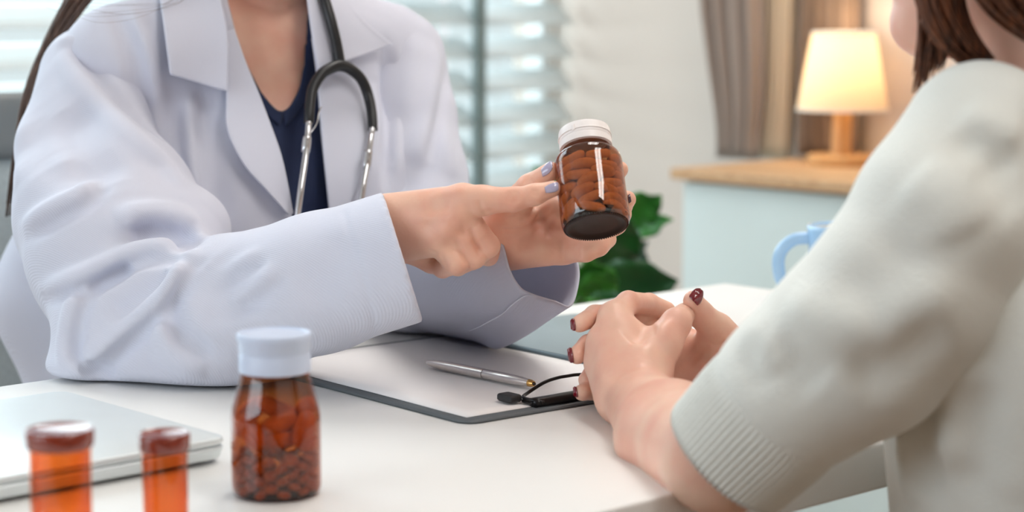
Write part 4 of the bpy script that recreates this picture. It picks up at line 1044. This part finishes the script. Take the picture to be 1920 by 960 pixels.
for i in range(5):
    a = i * 2 * math.pi / 5 + .3; d_ = np.array([math.cos(a), math.sin(a), 0]); h_ = CHC + FD * .17
    lg = mesh('base_arm', tube([h_ + [0, 0, .12], h_ + d_ * .15 + [0, 0, .095], h_ + d_ * .28 + [0, 0, .075]], [.022, .018, .014], 10), m_plas, chair)
    t_ = np.cross(d_, [0, 0, 1]); mesh('caster', lathe([(.001, -.014), (.024, -.014), (.026, -.008), (.026, .008), (.024, .014), (.001, .014)], 20, h_ + d_ * .28 + [0, 0, .026], frame_of(t_)), m_dark, lg)
# ================================================================== the person in the knit sweater
m_skin2 = mat('skin_fair', (236, 196, 174), .42, var=.10, vscale=26, col2=(228, 170, 150), sss=.25, sss_scale=.0035, spec=.42, bump=.08, bscale=400)
m_knit = mat('white_knit', (226, 228, 222), .9, var=.03, vscale=20, spec=.15, sheen=.3, bump=.35, bscale=420)
m_red = mat('dark_red_polish', (116, 14, 28), .10, var=.05, coat=1.0, spec=.6)
m_hair2 = mat('chestnut_hair', (128, 76, 48), .38, var=.5, vscale=50, stretch=(6, 6, 1), col2=(40, 22, 16), spec=.5)
pat = empty('person', (.42, 1.38, .47), 'person in a white knit sweater with clasped hands and dark red nails', 'person')
FP = np.array([-.90, .43, 0]); FP /= np.linalg.norm(FP); LP = np.array([-FP[1], FP[0], 0])       # facing, own left (towards the viewer)

# ---- clasped hands on the desk: the near hand, palm away
nh = SDF()
nh.cone(P(1350, 856, 1.235), P(1262, 822, 1.345), .0385, .0365, .02)
nh.cone(P(1262, 822, 1.345), P(1190, 742, 1.440), .0365, .0245, .02)
nh.cone(P(1165, 742, 1.448), P(1140, 724, 1.482), .0185, .0125, .014)    # little finger side
nh.cone(P(1175, 730, 1.448), P(1126, 682, 1.478), .0190, .0122, .014)
nh.cone(P(1190, 715, 1.448), P(1131, 640, 1.482), .0190, .0125, .014)
nh.cone(P(1205, 705, 1.450), P(1152, 596, 1.495), .0180, .0122, .014)
nh.cone(P(1212, 700, 1.450), P(1240, 650, 1.462), .0170, .0140, .010)    # thumb
nh.cone(P(1240, 650, 1.462), P(1268, 606, 1.478), .0140, .0112, .006)
nh.cone(P(1268, 606, 1.478), P(1284, 588, 1.500), .0112, .0085, .004)
nh.cone(P(1172, 640, 1.488), P(1236, 650, 1.478), .0120, .0110, .016)    # web
fingers(nh, [(1152, 594, 1.495), (1178, 568, 1.515), (1216, 570, 1.545), (1250, 582, 1.560)], [.0115, .0092, .0084, .0072], .006, .003)
fingers(nh, [(1131, 640, 1.484), (1140, 610, 1.520), (1195, 598, 1.550), (1236, 606, 1.565)], [.0115, .0092, .0084, .0072], .004, .003)
fingers(nh, [(1126, 682, 1.480), (1128, 670, 1.520), (1170, 650, 1.555), (1215, 650, 1.570)], [.0112, .0092, .0084, .0072], .004, .003)
fingers(nh, [(1140, 724, 1.484), (1132, 716, 1.520), (1165, 700, 1.555), (1200, 695, 1.570)], [.0105, .0084, .0076, .0066], .004, .003)
nh.stroke([(1200, 670), (1225, 635), (1262, 592)], .006, .0022); nh.stroke([(1180, 640), (1205, 628), (1235, 610)], .012, -.004)
nh.stroke([(1150, 640), (1170, 680), (1185, 710)], .008, -.0015); nh.stroke([(1140, 690), (1165, 715)], .007, -.0012)
for q in ((1150, 598), (1128, 642), (1122, 684), (1132, 726)): nh.stroke([q], .009, .0018)
# ---- the far hand, its finger tips coming through between the knuckles
fh = SDF()
fh.cone(P(1560, 745, 1.42), P(1415, 705, 1.520), .034, .024, .02)
fh.cone(P(1415, 705, 1.520), P(1380, 690, 1.540), .023, .021, .014)
for q, r0, r1 in (((1215, 615, 1.560), .017, .0120), ((1200, 650, 1.555), .017, .0122), ((1195, 685, 1.548), .016, .0118), ((1200, 715, 1.540), .015, .0110)):
    fh.cone(P(1375, 690, 1.545), P(*q), r0, r1, .014)
fh.cone(P(1375, 675, 1.540), P(1345, 640, 1.528), .0185, .0165, .012)
fingers(fh, [(1365, 655, 1.535), (1343, 618, 1.522), (1312, 588, 1.506), (1300, 564, 1.498)], [.0165, .0128, .0102, .0080], .010, .004)
fingers(fh, [(1215, 615, 1.560), (1160, 588, 1.540), (1116, 592, 1.512), (1087, 607, 1.494)], [.0118, .0090, .0082, .0068], .005, .003)
fingers(fh, [(1200, 650, 1.555), (1140, 636, 1.535), (1104, 648, 1.500), (1082, 666, 1.486)], [.0120, .0092, .0084, .0070], .005, .003)
fingers(fh, [(1195, 685, 1.548), (1140, 690, 1.530), (1112, 704, 1.510), (1100, 712, 1.500)], [.0116, .0090, .0080, .0066], .005, .003)
fingers(fh, [(1200, 715, 1.540), (1140, 722, 1.525), (1110, 730, 1.500), (1092, 736, 1.488)], [.0108, .0086, .0080, .0066], .005, .003)
fh.stroke([(1365, 640), (1345, 648), (1320, 642)], .002, -.0012); fh.stroke([(1285, 690), (1310, 660), (1330, 648)], .003, -.002)
nh_m = nh.mesh(*bb([(1372, 905, 1.225), (1110, 740, 1.47), (1250, 560, 1.57), (1150, 700, 1.56)], .045), .0013, 1)
fh_m = fh.mesh(*bb([(1560, 745, 1.42), (1075, 740, 1.48), (1310, 545, 1.5), (1200, 600, 1.58)], .03), .0013, 1)

# ---- head, neck and chest
CHIN = P(1736, 74, 1.335); HC_P = CHIN - FP * .072 + np.array([0, 0, .106])
NB_P = np.array([HC_P[0] + .012, HC_P[1] + .004, .985])
SHL = P(1838, 258, 1.215); SHR = NB_P - LP * .17 + np.array([0, 0, -.045])
hp = SDF(); hp.cone(NB_P + [0, 0, -.08], HC_P - FP * .02 + [0, 0, -.03], .062, .050, .03); head(hp, HC_P, FP)
hp.cone(NB_P + [.02, .02, -.10], np.array([.42, 1.38, .6]), .09, .10, .05)
hd_m = hp.mesh((.16, 1.12, .55), (.56, 1.56, 1.36), .005, 2)
up_m = SDF().chain([SHL, P(1560, 650, 1.21), P(1350, 856, 1.235)], [.045, .042, .0385], .02).mesh((.08, 1.1, .70), (.36, 1.32, 1.06), .006, 2)
body2 = mesh('body', join(hd_m, nh_m, fh_m, up_m), m_skin2, pat)
lipc = HC_P + FP * .098 - np.array([0, 0, .066])
mesh('lips', SDF().ell(lipc + [0, 0, .0045], (.008, .021, .005), np.column_stack([FP, LP, [0, 0, 1.]])).ell(lipc - [0, 0, .006], (.008, .018, .006), np.column_stack([FP, LP, [0, 0, 1.]]), .002).mesh(lipc - .035, lipc + .035, .002, 1), mat('lip_rose', (196, 112, 104), .4, var=.05), body2)
both = SDF(); both.func(lambda p: np.minimum(nh.eval(p), fh.eval(p)), 0)
nail(fh, [(1291, 556), (1297, 546), (1305, 540), (1313, 540)], [(1308, 574), (1315, 567), (1319, 556), (1319, 546)], m_red, body2, off=.0008)
nail(fh, [(1069, 601), (1072, 597), (1077, 597)], [(1070, 617), (1075, 621), (1080, 620)], m_red, body2, off=.0007)
nail(fh, [(1063, 655), (1067, 651), (1072, 652)], [(1066, 676), (1070, 681), (1077, 680)], m_red, body2, off=.0007)
nail(fh, [(1074, 727), (1077, 724), (1081, 725)], [(1075, 741), (1079, 746), (1084, 745)], m_red, body2, off=.0007)

# ---- sweater
sw = SDF(); LOW = np.array([.447, 1.38, .48])
for sd in (-1, 1):
    sw.cone(LOW + LP * sd * .06, NB_P + LP * sd * .06 + [0.01, 0, -.13], .135, .105, .06)
sw.cone(SHL + [.02, .02, 0], NB_P + [0, 0, -.045], .050, .058, .04); sw.cone(SHR, NB_P + [0, 0, -.045], .058, .058, .04)
sw.stroke([(1790, 640), (1770, 760), (1790, 900)], .016, .012); sw.stroke([(1740, 720), (1730, 830), (1745, 950)], .013, -.012); sw.stroke([(1850, 700), (1850, 830), (1835, 955)], .02, -.010); sw.stroke([(1895, 700), (1890, 830), (1885, 955)], .02, .010)
sw.stroke([(1705, 790), (1700, 870), (1712, 955)], .010, .008)
sw.half(NB_P + [0, 0, -.012], (.1, -.1, 1.0), .012)
sweater = mesh('sweater', sw.mesh((.12, 1.05, .34), (.72, 1.75, 1.10), .0048, 2), m_knit, pat)
sl = SDF()
CUF = P(1386, 836, 1.232); SLV = [CUF, P(1490, 730, 1.215), P(1593, 644, 1.20), P(1690, 540, 1.19), P(1775, 400, 1.195), P(1840, 262, 1.215)]
sl.chain(SLV, [.0465, .0500, .0525, .055, .056, .049], .008)
sl.cone(P(1640, 640, 1.22), P(1800, 520, 1.24), .05, .06, .04)
S = sl.stroke
S([(1400, 600), (1440, 660), (1470, 700)], .014, .006); S([(1440, 640), (1500, 690), (1540, 730)], .014, -.007); S([(1380, 640), (1420, 700), (1440, 730)], .010, -.006)
S([(1470, 560), (1560, 600), (1640, 600)], .016, .007); S([(1560, 560), (1650, 520), (1720, 440)], .018, -.006); S([(1620, 680), (1700, 610), (1790, 500)], .018, .004); S([(1580, 720), (1680, 680), (1780, 600)], .016, -.008)
S([(1780, 250), (1850, 290), (1915, 330)], .012, -.008); S([(1800, 210), (1870, 240), (1918, 262)], .012, .007); S([(1830, 310), (1880, 350), (1915, 400)], .014, -.006); S([(1700, 330), (1760, 380), (1800, 460)], .02, .006)
axs = SLV[1] - SLV[0]; axs /= np.linalg.norm(axs)
sl.half(CUF + axs * .036, -axs, .001)
mesh('sleeve', sl.mesh((.06, 1.08, .74), (.40, 1.36, 1.06), .0034, 2), m_knit, sweater)
# ribbed cuff: real ribs round the sleeve end
nr = 74; nn = nr * 6; an = np.linspace(0, 2 * np.pi, nn, endpoint=False); Rf = frame_of(axs); rows = []
for i, t in enumerate(np.linspace(-.012, .040, 14)):
    base = np.interp(t, [-.012, -.008, 0, .02, .040], [.0458, .0468, .0472, .0490, .0496]); a_ = .0009 * np.clip((.040 - t) / .010, 0, 1)
    r = base + a_ * np.cos(nr * an); rows.append(CUF + axs * t + (np.stack([r * np.cos(an), r * np.sin(an), 0 * an], -1) @ Rf.T))
rows = [CUF + axs * t + (np.stack([q * np.cos(an), q * np.sin(an), 0 * an], -1) @ Rf.T) for t, q in ((.004, .0440), (-.009, .0448))] + rows
mesh('ribbed_cuff', gridmesh(np.array(rows), True), m_knit, sweater)
# ---- hair
lk = []
lk.append(bundle([(1810, -330, 1.22), (1765, -150, 1.235), (1760, -40, 1.245), (1768, 20, 1.245), (1792, 72, 1.245), (1846, 128, 1.25)], [.02, .022, .016, .0135, .013, .010], 280, .0016, 31, pat, m_hair2, 1.0))
lk.append(bundle([(1960, -330, 1.20), (1900, -160, 1.21), (1880, -70, 1.215), (1896, -10, 1.22), (1940, 40, 1.225), (2000, 90, 1.23)], [.04, .03, .022, .019, .018, .014], 260, .0016, 33, pat, m_hair2, 1.0))
lk.append(bundle([(1745, -40, 1.25), (1748, 50, 1.255), (1738, 110, 1.26), (1722, 180, 1.27)], [.010, .010, .008, .006], 34, .0009, 34, pat, m_hair2, 1.0))
lk.append(bundle([(1762, 20, 1.25), (1764, 80, 1.255), (1752, 140, 1.26)], [.010, .008, .005], 30, .0009, 35, pat, m_hair2, 1.0))
hair2 = mesh('hair', join(*lk), m_hair2, pat)
hs = SDF(); HRp = np.column_stack([FP, LP, [0, 0, 1.0]])
hs.ell(HC_P + [0, 0, .036] - FP * .02, (.106, .086, .094), HRp); hs.cone(HC_P - FP * .05, HC_P - FP * .07 + [0, 0, -.045], .07, .055, .03)
hs.ell(HC_P + FP * .085 - np.array([0, 0, .03]), (.080, .060, .090), HRp, .01, sub=True)
mesh('hair_cap', hs.mesh(HC_P - .16, HC_P + .16, .006, 2), m_hair2, hair2)
